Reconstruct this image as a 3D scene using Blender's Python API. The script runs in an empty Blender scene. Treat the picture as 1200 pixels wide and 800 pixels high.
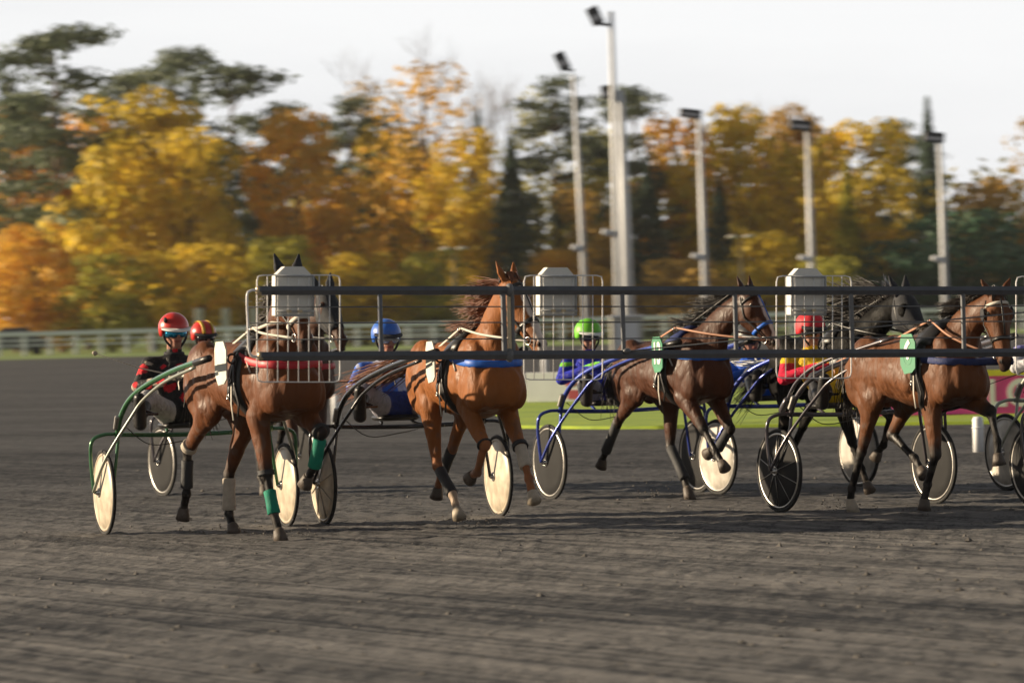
import bpy, bmesh, math, random
import numpy as np
from mathutils import Vector, Matrix
from mathutils.bvhtree import BVHTree
from mathutils import noise as mnoise
R_ = math.radians
sc = bpy.context.scene
col = sc.collection
# ------------------------------------------------------------------ camera
ROLL = R_(1.5); F = 4768.0; EYE = 1.66; PITCH = 28.0 / F
cam_d = bpy.data.cameras.new('camera'); cam = bpy.data.objects.new('camera', cam_d); col.objects.link(cam)
cam_d.sensor_width = 36; cam_d.lens = 36 * F / 1200; cam_d.clip_start = .5; cam_d.clip_end = 3000
c_, s_ = math.cos(ROLL), math.sin(ROLL)
fw = Vector((0, 1, -PITCH)).normalized(); up0 = Vector((0, PITCH, 1)).normalized(); rt0 = Vector((1, 0, 0))
rt = rt0 * c_ - up0 * s_; up = rt0 * s_ + up0 * c_
m = Matrix((rt, up, -fw)).transposed().to_4x4(); m.translation = (0, 0, EYE); cam.matrix_world = m
cam_d.dof.use_dof = True; cam_d.dof.focus_distance = 32.5; cam_d.dof.aperture_fstop = 3.8; cam_d.dof.aperture_ratio = 0.42
sc.camera = cam
# ------------------------------------------------------------------ light
SUN_EL = 15.0
SUN_DIR = Vector((-1.0, 0.17, 0)).normalized() * math.cos(R_(SUN_EL)) + Vector((0, 0, math.sin(R_(SUN_EL))))
world = bpy.data.worlds.new('World'); sc.world = world; world.use_nodes = True
nt = world.node_tree; bg = nt.nodes['Background']
sky = nt.nodes.new('ShaderNodeTexSky'); sky.sky_type = 'NISHITA'; sky.sun_disc = False
sky.sun_elevation = R_(SUN_EL); sky.sun_rotation = math.atan2(SUN_DIR.x, SUN_DIR.y)
sky.air_density = 1.0; sky.dust_density = 2.0; sky.ozone_density = 1.0
tcw = nt.nodes.new('ShaderNodeTexCoord'); mpw = nt.nodes.new('ShaderNodeMapping'); mpw.inputs['Scale'].default_value = (1.2, 1.2, 7)
nzw = nt.nodes.new('ShaderNodeTexNoise'); nzw.inputs['Scale'].default_value = 2.6; nzw.inputs['Detail'].default_value = 7
crw = nt.nodes.new('ShaderNodeValToRGB'); crw.color_ramp.elements[0].position = .3; crw.color_ramp.elements[0].color = (4.7, 4.75, 4.9, 1)
crw.color_ramp.elements[1].position = .62; crw.color_ramp.elements[1].color = (5.65, 5.68, 5.75, 1)
mxw = nt.nodes.new('ShaderNodeMixRGB'); mxw.inputs['Fac'].default_value = .95
# thin bright overcast low over the wood, clearer and darker overhead and behind the viewer
spx = nt.nodes.new('ShaderNodeSeparateXYZ'); nt.links.new(tcw.outputs['Generated'], spx.inputs[0])
mz = nt.nodes.new('ShaderNodeMapRange'); mz.inputs['From Min'].default_value = .12; mz.inputs['From Max'].default_value = .5; mz.inputs['To Min'].default_value = 1; mz.inputs['To Max'].default_value = .25; nt.links.new(spx.outputs['Z'], mz.inputs['Value'])
my = nt.nodes.new('ShaderNodeMapRange'); my.inputs['From Min'].default_value = -.4; my.inputs['From Max'].default_value = .75; my.inputs['To Min'].default_value = .5; my.inputs['To Max'].default_value = 1; nt.links.new(spx.outputs['Y'], my.inputs['Value'])
mm = nt.nodes.new('ShaderNodeMath'); mm.operation = 'MULTIPLY'; nt.links.new(mz.outputs['Result'], mm.inputs[0]); nt.links.new(my.outputs['Result'], mm.inputs[1])
mt_ = nt.nodes.new('ShaderNodeMixRGB'); mt_.blend_type = 'MULTIPLY'; mt_.inputs['Fac'].default_value = 1
nt.links.new(tcw.outputs['Generated'], mpw.inputs['Vector']); nt.links.new(mpw.outputs['Vector'], nzw.inputs['Vector'])
nt.links.new(nzw.outputs['Fac'], crw.inputs['Fac']); nt.links.new(sky.outputs['Color'], mxw.inputs['Color1'])
nt.links.new(crw.outputs['Color'], mt_.inputs['Color1']); nt.links.new(mm.outputs[0], mt_.inputs['Color2']); nt.links.new(mt_.outputs['Color'], mxw.inputs['Color2']); nt.links.new(mxw.outputs['Color'], bg.inputs['Color'])
bg.inputs['Strength'].default_value = 0.1
sun_d = bpy.data.lights.new('sun', 'SUN'); sun = bpy.data.objects.new('sun', sun_d); col.objects.link(sun)
sun_d.energy = 5.0; sun_d.angle = R_(.55); sun_d.color = (1, .81, .57)
sun.rotation_euler = SUN_DIR.to_track_quat('Z', 'Y').to_euler()
sc.view_settings.view_transform = 'Standard'; sc.view_settings.look = 'None'; sc.view_settings.exposure = 0.80; sc.view_settings.gamma = 1
sc.render.engine = 'CYCLES'

# ------------------------------------------------------------------ helpers
def lvl(px, py):
    u, v = px - 600, py - 400
    return (u * c_ - v * s_) / F, -(u * s_ + v * c_ + 28) / F
def at(px, py, Y):
    a, b = lvl(px, py); return Vector((a * Y, Y, EYE + b * Y))
def gnd(px, py):
    a, b = lvl(px, py); Y = -EYE / b; return Vector((a * Y, Y, 0))
def tag(o, label=None, cat=None, group=None, kind=None):
    if label: o['label'] = label
    if cat: o['category'] = cat
    if group: o['group'] = group
    if kind: o['kind'] = kind
    return o
def empty(name, loc, rz=0):
    o = bpy.data.objects.new(name, None); col.objects.link(o); o.location = loc; o.rotation_euler = (0, 0, rz); o.empty_display_size = .2
    return o
def link(name, me, mats, parent=None, loc=(0, 0, 0), smooth=True):
    o = bpy.data.objects.new(name, me); col.objects.link(o); o.location = loc
    if not isinstance(mats, (list, tuple)): mats = [mats]
    me.materials.clear()
    for q in mats: me.materials.append(q)
    if smooth: me.polygons.foreach_set('use_smooth', [True] * len(me.polygons))
    if parent: o.parent = parent
    return o
class MB:
    def __init__(s): s.v = []; s.f = []; s.mi = []; s.col = []
    def add(s, vs, fs, mi=0):
        b = len(s.v); s.v += [tuple(p) for p in vs]; s.f += [tuple(i + b for i in f) for f in fs]; s.mi += [mi] * len(fs); return s
    def loft(s, rings, mi=0, caps=True, closed=False):
        n = len(rings[0]); vs = [p for r in rings for p in r]; fs = []
        k = len(rings)
        for i in range(k if closed else k - 1):
            a = i * n; b = ((i + 1) % k) * n
            for j in range(n): fs.append((a + j, a + (j + 1) % n, b + (j + 1) % n, b + j))
        if caps and not closed: fs.append(tuple(reversed(range(n)))); fs.append(tuple((k - 1) * n + j for j in range(n)))
        return s.add(vs, fs, mi)
    def tube(s, pts, r, n=8, mi=0, flat=None, upv=None, closed=False):
        """flat=(a,b): half sizes across/along upv, else round radius r (number or list)"""
        pts = [Vector(p) for p in pts]; rings = []; k = len(pts); prev = None
        for i, p in enumerate(pts):
            t = (pts[(i + 1) % k] if (closed or i < k - 1) else pts[i]) - (pts[i - 1] if (closed or i > 0) else pts[i])
            if t.length < 1e-9: t = Vector((0, 0, 1))
            t.normalize()
            if upv is not None: e = Vector(upv[i] if isinstance(upv[0], (tuple, list, Vector)) else upv)
            elif prev is not None: e = prev
            else: e = Vector((0, 0, 1)) if abs(t.z) < .9 else Vector((1, 0, 0))
            e = (e - t * e.dot(t))
            if e.length < 1e-6: e = t.orthogonal()
            e.normalize(); prev = e; g = t.cross(e)
            ra, rb = flat if flat else ((r[i], r[i]) if isinstance(r, (list, tuple)) else (r, r))
            rings.append([p + g * (math.cos(2 * math.pi * j / n) * ra) + e * (math.sin(2 * math.pi * j / n) * rb) for j in range(n)])
        return s.loft(rings, mi, True, closed)
    def rcone(s, a, b, ra, rb, wy=1.0, n=20, mi=0, side=None):
        """round cone a->b, flattened by wy along 'side' (default local Y)"""
        a = Vector(a); b = Vector(b); d = b - a; L = d.length
        if L < 1e-6: d = Vector((0, 0, 1)); L = 1e-6
        t = d.normalized(); e = Vector(side) if side else Vector((0, 1, 0)); e = e - t * e.dot(t)
        if e.length < 1e-3: e = t.orthogonal()
        e.normalize(); g = t.cross(e); rings = []
        for k in range(7):
            th = math.pi / 2 * (1 - k / 6); rr = max(ra * math.cos(th), 1e-4); c = a - t * (ra * math.sin(th))
            rings.append([c + g * (math.cos(2 * math.pi * j / n) * rr) + e * (math.sin(2 * math.pi * j / n) * rr * wy) for j in range(n)])
        for k in range(7):
            th = math.pi / 2 * (k / 6); rr = max(rb * math.cos(th), 1e-4); c = b + t * (rb * math.sin(th))
            rings.append([c + g * (math.cos(2 * math.pi * j / n) * rr) + e * (math.sin(2 * math.pi * j / n) * rr * wy) for j in range(n)])
        return s.loft(rings, mi)
    def ell(s, c, r, rot=None, n=20, mi=0):
        c = Vector(c); rings = []
        M_ = rot if rot else Matrix.Identity(3)
        for k in range(11):
            th = math.pi * (k / 10) - math.pi / 2; z = math.sin(th); q = max(math.cos(th), 1e-3)
            rings.append([c + M_ @ Vector((r[0] * q * math.cos(2 * math.pi * j / n), r[1] * q * math.sin(2 * math.pi * j / n), r[2] * z)) for j in range(n)])
        return s.loft(rings, mi)
    def box(s, c, size, rot=None, mi=0, bev=0):
        c = Vector(c); M_ = rot if rot else Matrix.Identity(3); hx, hy, hz = [q / 2 for q in size]
        if bev:
            o = []
            for z, k in ((-hz, bev), (-hz + bev, 0), (hz - bev, 0), (hz, bev)):
                x, y = hx - k, hy - k
                o.append([c + M_ @ Vector(p) for p in ((-x + bev, -y, z), (x - bev, -y, z), (x, -y + bev, z), (x, y - bev, z), (x - bev, y, z), (-x + bev, y, z), (-x, y - bev, z), (-x, -y + bev, z))])
            return s.loft(o, mi)
        return s.loft([[c + M_ @ Vector((x, y, z)) for x, y in ((-hx, -hy), (hx, -hy), (hx, hy), (-hx, hy))] for z in (-hz, hz)], mi)
    def torus(s, c, axis, Rr, r, n=40, k=8, mi=0, flatten=1.0):
        c = Vector(c); ax = Vector(axis).normalized(); e = ax.orthogonal().normalized(); g = ax.cross(e); rings = []
        for i in range(n):
            a = 2 * math.pi * i / n; d = e * math.cos(a) + g * math.sin(a)
            rings.append([c + d * (Rr + r * math.cos(2 * math.pi * j / k)) + ax * (r * flatten * math.sin(2 * math.pi * j / k)) for j in range(k)])
        return s.loft(rings, mi, False, True)
    def mesh(s, name):
        me = bpy.data.meshes.new(name); me.from_pydata(s.v, [], s.f); me.validate(); me.update()
        if any(s.mi) and len(me.polygons) == len(s.mi): me.polygons.foreach_set('material_index', s.mi)
        bm = bmesh.new(); bm.from_mesh(me); bmesh.ops.recalc_face_normals(bm, faces=bm.faces); bm.to_mesh(me); bm.free()
        return me
    def build(s, name, mats, parent=None, loc=(0, 0, 0), smooth=True):
        me = s.mesh(name)
        return link(name, me, mats, parent, loc, smooth)
def fast_mesh(name, v, f):
    me = bpy.data.meshes.new(name); me.from_pydata(v, [], f); me.update(); return me
def remesh(mb, voxel, it=4, fac=.5):
    me = mb.mesh('tmp'); o = bpy.data.objects.new('tmp', me); col.objects.link(o)
    md = o.modifiers.new('r', 'REMESH'); md.mode = 'VOXEL'; md.voxel_size = voxel; md.adaptivity = 0
    if it: sm = o.modifiers.new('s', 'SMOOTH'); sm.iterations = it; sm.factor = fac
    dg = bpy.context.evaluated_depsgraph_get(); ev = o.evaluated_get(dg)
    r = bpy.data.meshes.new_from_object(ev)
    bpy.data.objects.remove(o); bpy.data.meshes.remove(me)
    return r
def setcol(me, cols):
    a = me.color_attributes.new('tint', 'FLOAT_COLOR', 'POINT')
    a.data.foreach_set('color', np.concatenate([cols, np.ones((len(cols), 1))], 1).astype(np.float32).ravel())
def coords(me):
    a = np.zeros(len(me.vertices) * 3, np.float32); me.vertices.foreach_get('co', a); return a.reshape(-1, 3)
def bez(pts, n):
    """catmull-rom through pts"""
    P = [Vector(p) for p in pts]; P = [P[0] * 2 - P[1]] + P + [P[-1] * 2 - P[-2]]; out = []
    for i in range(1, len(P) - 2):
        for k in range(n):
            t = k / n; a, b, c, d = P[i - 1:i + 3]
            out.append(.5 * ((2 * b) + (c - a) * t + (2 * a - 5 * b + 4 * c - d) * t * t + (3 * b - a - 3 * c + d) * t ** 3))
    out.append(P[-2]); return out
def sm(x, a, b):
    t = np.clip((x - a) / (b - a), 0, 1); return t * t * (3 - 2 * t)

# ------------------------------------------------------------------ materials
def mat(name, c, rough=.5, metal=0, var=.12, scale=20, bump=0, bscale=60, spec=.5, coat=0, c2=None, trans=0, sheen=0):
    M_ = bpy.data.materials.new(name); M_.use_nodes = True; n = M_.node_tree.nodes; l = M_.node_tree.links; b = n['Principled BSDF']
    tc = n.new('ShaderNodeTexCoord'); nz = n.new('ShaderNodeTexNoise'); nz.inputs['Scale'].default_value = scale; nz.inputs['Detail'].default_value = 6
    l.new(tc.outputs['Object'], nz.inputs['Vector'])
    r = n.new('ShaderNodeValToRGB'); r.color_ramp.elements[0].position = .3; r.color_ramp.elements[1].position = .7
    k = c2 if c2 else tuple(x * (1 - var * 2) for x in c)
    r.color_ramp.elements[0].color = (*k, 1); r.color_ramp.elements[1].color = (*c, 1)
    l.new(nz.outputs['Fac'], r.inputs['Fac']); l.new(r.outputs['Color'], b.inputs['Base Color'])
    b.inputs['Roughness'].default_value = rough; b.inputs['Metallic'].default_value = metal; b.inputs['Specular IOR Level'].default_value = spec
    b.inputs['Coat Weight'].default_value = coat; b.inputs['Sheen Weight'].default_value = sheen
    b.inputs['Transmission Weight'].default_value = trans
    rr = n.new('ShaderNodeMapRange'); rr.inputs['To Min'].default_value = rough * .8; rr.inputs['To Max'].default_value = min(1, rough * 1.25)
    l.new(nz.outputs['Fac'], rr.inputs['Value']); l.new(rr.outputs['Result'], b.inputs['Roughness'])
    if bump:
        nb = n.new('ShaderNodeTexNoise'); nb.inputs['Scale'].default_value = bscale; nb.inputs['Detail'].default_value = 5
        l.new(tc.outputs['Object'], nb.inputs['Vector'])
        bp = n.new('ShaderNodeBump'); bp.inputs['Strength'].default_value = bump; bp.inputs['Distance'].default_value = .01
        l.new(nb.outputs['Fac'], bp.inputs['Height']); l.new(bp.outputs['Normal'], b.inputs['Normal'])
    return M_
def mat_tint(name, rough=.4, kind='coat', spec=.5):
    M_ = bpy.data.materials.new(name); M_.use_nodes = True; n = M_.node_tree.nodes; l = M_.node_tree.links; b = n['Principled BSDF']
    at_ = n.new('ShaderNodeAttribute'); at_.attribute_name = 'tint'; tc = n.new('ShaderNodeTexCoord')
    nz = n.new('ShaderNodeTexNoise'); nz.inputs['Scale'].default_value = 5 if kind == 'coat' else 25; nz.inputs['Detail'].default_value = 8
    l.new(tc.outputs['Object'], nz.inputs['Vector'])
    mx = n.new('ShaderNodeMixRGB'); mx.blend_type = 'MULTIPLY'; mx.inputs['Fac'].default_value = 1
    r = n.new('ShaderNodeMapRange'); r.inputs['From Min'].default_value = .3; r.inputs['From Max'].default_value = .7
    r.inputs['To Min'].default_value = .72; r.inputs['To Max'].default_value = 1.12
    l.new(nz.outputs['Fac'], r.inputs['Value']); l.new(at_.outputs['Color'], mx.inputs['Color1']); l.new(r.outputs['Result'], mx.inputs['Color2'])
    l.new(mx.outputs['Color'], b.inputs['Base Color']); b.inputs['Specular IOR Level'].default_value = spec
    r2 = n.new('ShaderNodeMapRange'); r2.inputs['From Min'].default_value = .35; r2.inputs['From Max'].default_value = .65
    r2.inputs['To Min'].default_value = rough * .75; r2.inputs['To Max'].default_value = rough * 1.35
    l.new(nz.outputs['Fac'], r2.inputs['Value']); l.new(r2.outputs['Result'], b.inputs['Roughness'])
    bp = n.new('ShaderNodeBump'); bp.inputs['Strength'].default_value = .35; bp.inputs['Distance'].default_value = .02
    nb = n.new('ShaderNodeTexNoise'); nb.inputs['Detail'].default_value = 4; nb.inputs['Distortion'].default_value = .6
    if kind == 'coat':
        mp = n.new('ShaderNodeMapping'); mp.inputs['Scale'].default_value = (1, 1, .45); l.new(tc.outputs['Object'], mp.inputs['Vector'])
        l.new(mp.outputs['Vector'], nb.inputs['Vector']); nb.inputs['Scale'].default_value = 22; bp.inputs['Strength'].default_value = .5
        pass
    else:
        l.new(tc.outputs['Object'], nb.inputs['Vector']); nb.inputs['Scale'].default_value = 13; bp.inputs['Strength'].default_value = .9; bp.inputs['Distance'].default_value = .03
        nb.inputs['Distortion'].default_value = 1.5
    l.new(nb.outputs['Fac'], bp.inputs['Height']); l.new(bp.outputs['Normal'], b.inputs['Normal'])
    return M_
M = {}
M['coat'] = mat_tint('horse_coat', .56, 'coat', .26)
M['cloth'] = mat_tint('racing_cloth', .7, 'cloth', .3)
M['coat_black'] = mat_tint('black_horse_coat', .62, 'coat', .10)
M['hoof'] = mat('hoof_horn', (.09, .07, .055), .6, bump=.3)
M['hoof_pale'] = mat('hoof_pale_horn', (.42, .36, .28), .6, bump=.3)
M['leather'] = mat('black_leather', (.014, .013, .013), .38, bump=.15)
M['white_strap'] = mat('white_strap', (.62, .58, .5), .6)
M['tan_strap'] = mat('tan_strap', (.45, .22, .13), .6)
M['blue_strap'] = mat('blue_webbing', (.01, .13, .62), .5)
M['red_strap'] = mat('red_webbing', (.5, .015, .03), .5)
M['navy'] = mat('navy_pad', (.015, .03, .13), .7, bump=.3)
M['metal'] = mat('bright_steel', (.65, .63, .6), .25, 1)
M['eye'] = mat('dark_eye', (.01, .008, .006), .08, var=0)
M['black_cloth'] = mat('black_hood_cloth', (.022, .024, .03), .8, bump=.3)
M['green_band'] = mat('green_bandage', (.0, .22, .14), .75, bump=.5, bscale=90)
M['pale_band'] = mat('dusty_white_bandage', (.5, .44, .36), .8, bump=.5, bscale=90)
M['dark_band'] = mat('dark_leg_boot', (.03, .032, .036), .7, bump=.3)
M['plate_white'] = mat('white_number_cloth', (.72, .74, .66), .5, var=.15, scale=9)
M['plate_green'] = mat('green_number_cloth', (.03, .27, .13), .5)
M['cream_disc'] = mat('cream_wheel_disc', (.64, .55, .42), .42, var=.22, scale=9)
M['grey_disc'] = mat('smoked_wheel_disc', (.035, .035, .036), .75, spec=.15, var=.2, scale=5)
M['white_disc'] = mat('white_wheel_disc', (.70, .65, .57), .3, var=.22, scale=9)
M['tyre'] = mat('tyre_rubber', (.02, .02, .02), .8, bump=.2)
M['alu'] = mat('brushed_alloy', (.5, .48, .45), .35, .9)
def paint(n, c, r=.22): return mat(n, c, r, .35, coat=.6, var=.08, scale=8)
M['p_green'] = paint('green_frame_paint', (.05, .17, .07)); M['p_black'] = paint('black_frame_paint', (.03, .03, .033)); M['p_blue'] = paint('blue_frame_paint', (.03, .06, .36))
M['p_grey'] = paint('gunmetal_frame_paint', (.10, .09, .10)); M['p_silver'] = paint('silver_green_frame_paint', (.35, .37, .31), .3)
M['skin'] = mat('skin', (.46, .25, .18), .5)
M['glass_blue'] = mat('blue_mirror_goggles', (.02, .28, .5), .12, .7, var=.2, scale=30)
M['glass_dark'] = mat('dark_goggles', (.03, .03, .035), .12, .3)
M['glass_clear'] = mat('pale_goggles', (.5, .55, .58), .15, .5)
M['gate'] = mat('gate_black_paint', (.12, .13, .15), .3, .2, var=.1)
M['gate_rod'] = mat('gate_grey_wire', (.16, .165, .175), .45, .2)
M['cage'] = mat('white_coated_wire', (.9, .89, .88), .35, coat=.3)
M['box_face'] = mat('pale_box_laminate', (.80, .79, .74), .6, var=.06, scale=120)
M['box_edge'] = mat('grey_box_edge', (.42, .43, .43), .5, var=.1)
M['brass'] = mat('worn_hinge_metal', (.55, .45, .30), .4, .8)
M['pole'] = mat('galvanised_pole', (.76, .78, .80), .5, .1, var=.08, scale=2)
M['lamp'] = mat('dark_lamp_housing', (.035, .04, .05), .5)
M['lens'] = mat('lamp_glass', (.6, .6, .62), .15)
M['rail'] = mat('white_fence_plastic', (.86, .88, .90), .5, var=.03, scale=3)
M['concrete'] = mat('pale_concrete', (.55, .54, .48), .8, bump=.2)
M['board'] = mat('white_board', (.78, .80, .82), .5, var=.04, scale=4)
M['pink'] = mat('pink_board', (.80, .08, .33), .5, var=.04)
M['yellow'] = mat('yellow_edge', (.72, .66, .04), .5)
M['red_print'] = mat('red_print', (.5, .08, .10), .5)
M['white_print'] = mat('white_print', (.8, .8, .78), .5, var=.03)
M['bark'] = mat('tree_bark', (.085, .065, .05), .9, bump=.6, bscale=6, scale=3)
M['bark_pale'] = mat('pine_bark', (.16, .10, .065), .9, bump=.6, bscale=6, scale=3)
M['car'] = mat('beige_car_paint', (.42, .38, .30), .3, .2, coat=.5); M['car_dark'] = mat('dark_car_paint', (.03, .035, .045), .3, .2, coat=.5)
def leaf(name, c1, c2, sss=.25):
    M_ = bpy.data.materials.new(name); M_.use_nodes = True; n = M_.node_tree.nodes; l = M_.node_tree.links; b = n['Principled BSDF']
    tc = n.new('ShaderNodeTexCoord'); nz = n.new('ShaderNodeTexNoise'); nz.inputs['Scale'].default_value = .35; nz.inputs['Detail'].default_value = 9; nz.inputs['Roughness'].default_value = .75
    l.new(tc.outputs['Object'], nz.inputs['Vector'])
    r = n.new('ShaderNodeValToRGB'); r.color_ramp.elements[0].position = .38; r.color_ramp.elements[1].position = .62
    r.color_ramp.elements[0].color = (*c1, 1); r.color_ramp.elements[1].color = (*c2, 1)
    l.new(nz.outputs['Fac'], r.inputs['Fac']); l.new(r.outputs['Color'], b.inputs['Base Color']); b.inputs['Roughness'].default_value = .65
    tr = n.new('ShaderNodeBsdfTranslucent'); l.new(r.outputs['Color'], tr.inputs['Color']); mx = n.new('ShaderNodeMixShader'); mx.inputs['Fac'].default_value = sss
    l.new(b.outputs['BSDF'], mx.inputs[1]); l.new(tr.outputs['BSDF'], mx.inputs[2]); l.new(mx.outputs['Shader'], n['Material Output'].inputs['Surface'])
    return M_
LF = {'yellow': leaf('leaves_yellow', (.42, .34, .03), (.92, .66, .06), .5), 'orange': leaf('leaves_orange', (.50, .30, .04), (.92, .56, .07), .5),
      'olive': leaf('leaves_olive', (.26, .27, .05), (.68, .60, .08), .5), 'rust': leaf('leaves_rust', (.36, .24, .07), (.76, .50, .10), .45),
      'pine': leaf('needles_pine', (.085, .11, .07), (.20, .24, .13), .25), 'spruce': leaf('needles_spruce', (.06, .10, .07), (.14, .20, .12), .2),
      'bush': leaf('leaves_evergreen', (.03, .085, .045), (.07, .16, .08), .15), 'twig': leaf('twigs_bare', (.11, .08, .055), (.20, .14, .09), 0),
      'mix': leaf('leaves_far_wood', (.20, .21, .08), (.62, .50, .12), .4)}

# ------------------------------------------------------------------ ground
def ground_mat():
    M_ = bpy.data.materials.new('cinder_track'); M_.use_nodes = True; n = M_.node_tree.nodes; l = M_.node_tree.links; b = n['Principled BSDF']
    tc = n.new('ShaderNodeTexCoord')
    def nz(scale, det, mp=None, rough=.6):
        q = n.new('ShaderNodeTexNoise'); q.inputs['Scale'].default_value = scale; q.inputs['Detail'].default_value = det; q.inputs['Roughness'].default_value = rough
        if mp:
            k0 = n.new('ShaderNodeMapping'); k0.inputs['Rotation'].default_value = (0, 0, mp[0]); k = n.new('ShaderNodeMapping'); k.inputs['Scale'].default_value = mp[1]
            l.new(tc.outputs['Object'], k0.inputs['Vector']); l.new(k0.outputs['Vector'], k.inputs['Vector']); l.new(k.outputs['Vector'], q.inputs['Vector'])
        else: l.new(tc.outputs['Object'], q.inputs['Vector'])
        return q
    def ma(op, a, b_, v=None):
        q = n.new('ShaderNodeMath'); q.operation = op
        for i, x in enumerate((a, b_)):
            if isinstance(x, (int, float)): q.inputs[i].default_value = x
            else: l.new(x, q.inputs[i])
        return q.outputs[0]
    rot = R_(57)
    groove = nz(1.0, 3, (rot, (.12, 9, 1)))       # harrow grooves along the running direction
    wide = nz(1.0, 5, (rot, (.05, .9, 1)))       # wide wheel bands
    blot = nz(.5, 7, (R_(6), (.09, .75, 1)))
    clod = nz(11, 8, None, .7); fine = nz(60, 4)
    v = ma('ADD', ma('MULTIPLY', groove.outputs['Fac'], .28), ma('MULTIPLY', wide.outputs['Fac'], .23))
    cl2 = nz(1.0, 9, (R_(8), (5.5, 1.3, 1)), .8); v = ma('ADD', v, ma('MULTIPLY', blot.outputs['Fac'], .30)); v = ma('ADD', v, ma('MULTIPLY', cl2.outputs['Fac'], .42))
    r = n.new('ShaderNodeValToRGB'); e = r.color_ramp.elements; e[0].position = .55; e[0].color = (.014, .016, .021, 1); e[1].position = .72; e[1].color = (.17, .163, .157, 1)
    l.new(v, r.inputs['Fac'])
    # pale dry ridges left by the harrow, and cinder tinted darker further out
    hr = nz(1.0, 2, (rot, (.035, 2.2, 1))); hr2 = nz(1.0, 2, (rot, (.03, 5.5, 1)))
    def thin(q, w):
        return ma('SUBTRACT', 1.0, ma('MINIMUM', ma('MULTIPLY', ma('ABSOLUTE', ma('SUBTRACT', q.outputs['Fac'], .5), 0), w), 1.0))
    ln = ma('MAXIMUM', ma('MULTIPLY', thin(hr, 13), .85), ma('MULTIPLY', thin(hr2, 11), .5)); brk = ma('MULTIPLY', ma('GREATER_THAN', cl2.outputs['Fac'], .46), 1.0)
    ln = ma('MULTIPLY', ma('MULTIPLY', ln, ma('ADD', ma('MULTIPLY', brk, .6), .3)), ma('MINIMUM', ma('MULTIPLY', blot.outputs['Fac'], 1.5), 1.0))
    mx1 = n.new('ShaderNodeMixRGB'); l.new(ln, mx1.inputs['Fac']); l.new(r.outputs['Color'], mx1.inputs['Color1']); mx1.inputs['Color2'].default_value = (.24, .23, .22, 1)
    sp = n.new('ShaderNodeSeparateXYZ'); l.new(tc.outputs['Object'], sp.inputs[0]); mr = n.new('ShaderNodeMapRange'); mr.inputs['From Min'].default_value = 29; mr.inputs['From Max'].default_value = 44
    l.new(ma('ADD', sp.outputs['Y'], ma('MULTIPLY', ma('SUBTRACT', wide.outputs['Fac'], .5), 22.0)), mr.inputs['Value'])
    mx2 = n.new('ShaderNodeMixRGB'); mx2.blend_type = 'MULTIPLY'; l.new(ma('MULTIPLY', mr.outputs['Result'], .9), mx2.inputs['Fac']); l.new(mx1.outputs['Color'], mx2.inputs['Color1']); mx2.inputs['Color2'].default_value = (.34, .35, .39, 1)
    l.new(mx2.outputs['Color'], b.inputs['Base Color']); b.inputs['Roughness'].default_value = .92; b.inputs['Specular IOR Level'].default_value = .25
    h = ma('ADD', ma('MULTIPLY', groove.outputs['Fac'], .9), ma('MULTIPLY', clod.outputs['Fac'], 1.0)); h = ma('ADD', h, ma('MULTIPLY', fine.outputs['Fac'], .15))
    bp = n.new('ShaderNodeBump'); bp.inputs['Strength'].default_value = .8; bp.inputs['Distance'].default_value = .03
    l.new(h, bp.inputs['Height']); l.new(bp.outputs['Normal'], b.inputs['Normal'])
    return M_
def grass_mat(name, c1, c2):
    M_ = mat(name, c2, .8, 0, scale=1.5, bump=1, bscale=30, c2=c1); return M_
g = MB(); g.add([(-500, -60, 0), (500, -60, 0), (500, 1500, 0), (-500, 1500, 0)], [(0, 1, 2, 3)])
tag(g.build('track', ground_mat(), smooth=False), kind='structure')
GR = grass_mat('lawn', (.17, .27, .02), (.34, .44, .03)); GR2 = grass_mat('far_grass', (.12, .19, .04), (.22, .30, .07))
a, b, c, d = gnd(545, 506), gnd(1240, 496), gnd(1240, 476), gnd(570, 462)
dv = (b - a).normalized()
lp = [a, a + dv * 60, d + dv * 66, d, ]; lawn = MB()
rim = bez([a + Vector((.8, 1, 0)), a + dv * 3, b, a + dv * 60], 6) + bez([d + dv * 66, d + dv * 20, d + dv * 3, d + Vector((-.5, -1, 0))], 6)
k = len(rim); lawn.add([(p.x, p.y, .004) for p in rim] + [(p.x, p.y, .05) for p in rim], [tuple(range(k, 2 * k))] + [(i, (i + 1) % k, k + (i + 1) % k, k + i) for i in range(k)])
tag(lawn.build('infield_lawn', GR, smooth=False), kind='structure')
far = MB(); far.add([(-300, 236, .012), (300, 226, .012), (300, 900, .012), (-300, 900, .012)], [(0, 1, 2, 3)])
tag(far.build('far_grass_verge', GR2, smooth=False), kind='structure')
# the running surface near the camera: harrowed, hoof-broken cinder with real relief
def vnoise(x, y, seed):
    xi = np.floor(x).astype(np.int64); yi = np.floor(y).astype(np.int64); fx = x - xi; fy = y - yi; fx = fx * fx * (3 - 2 * fx); fy = fy * fy * (3 - 2 * fy)
    def hs(a, b_):
        k = (a * 374761393 + b_ * 668265263 + seed * 974711) & 0xffffffff; k = ((k ^ (k >> 13)) * 1274126177) & 0xffffffff; return ((k ^ (k >> 16)) & 0xffff) / 65535.0
    return (hs(xi, yi) * (1 - fx) + hs(xi + 1, yi) * fx) * (1 - fy) + (hs(xi, yi + 1) * (1 - fx) + hs(xi + 1, yi + 1) * fx) * fy
ys = [15.5]
while ys[-1] < 62: ys.append(ys[-1] + ys[-1] ** 2 * 6.5e-5)
ys = np.array(ys); us = np.linspace(-.19, .19, 640); Yg, Ug = np.meshgrid(ys, us, indexing='ij'); Xg = Ug * Yg
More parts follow.
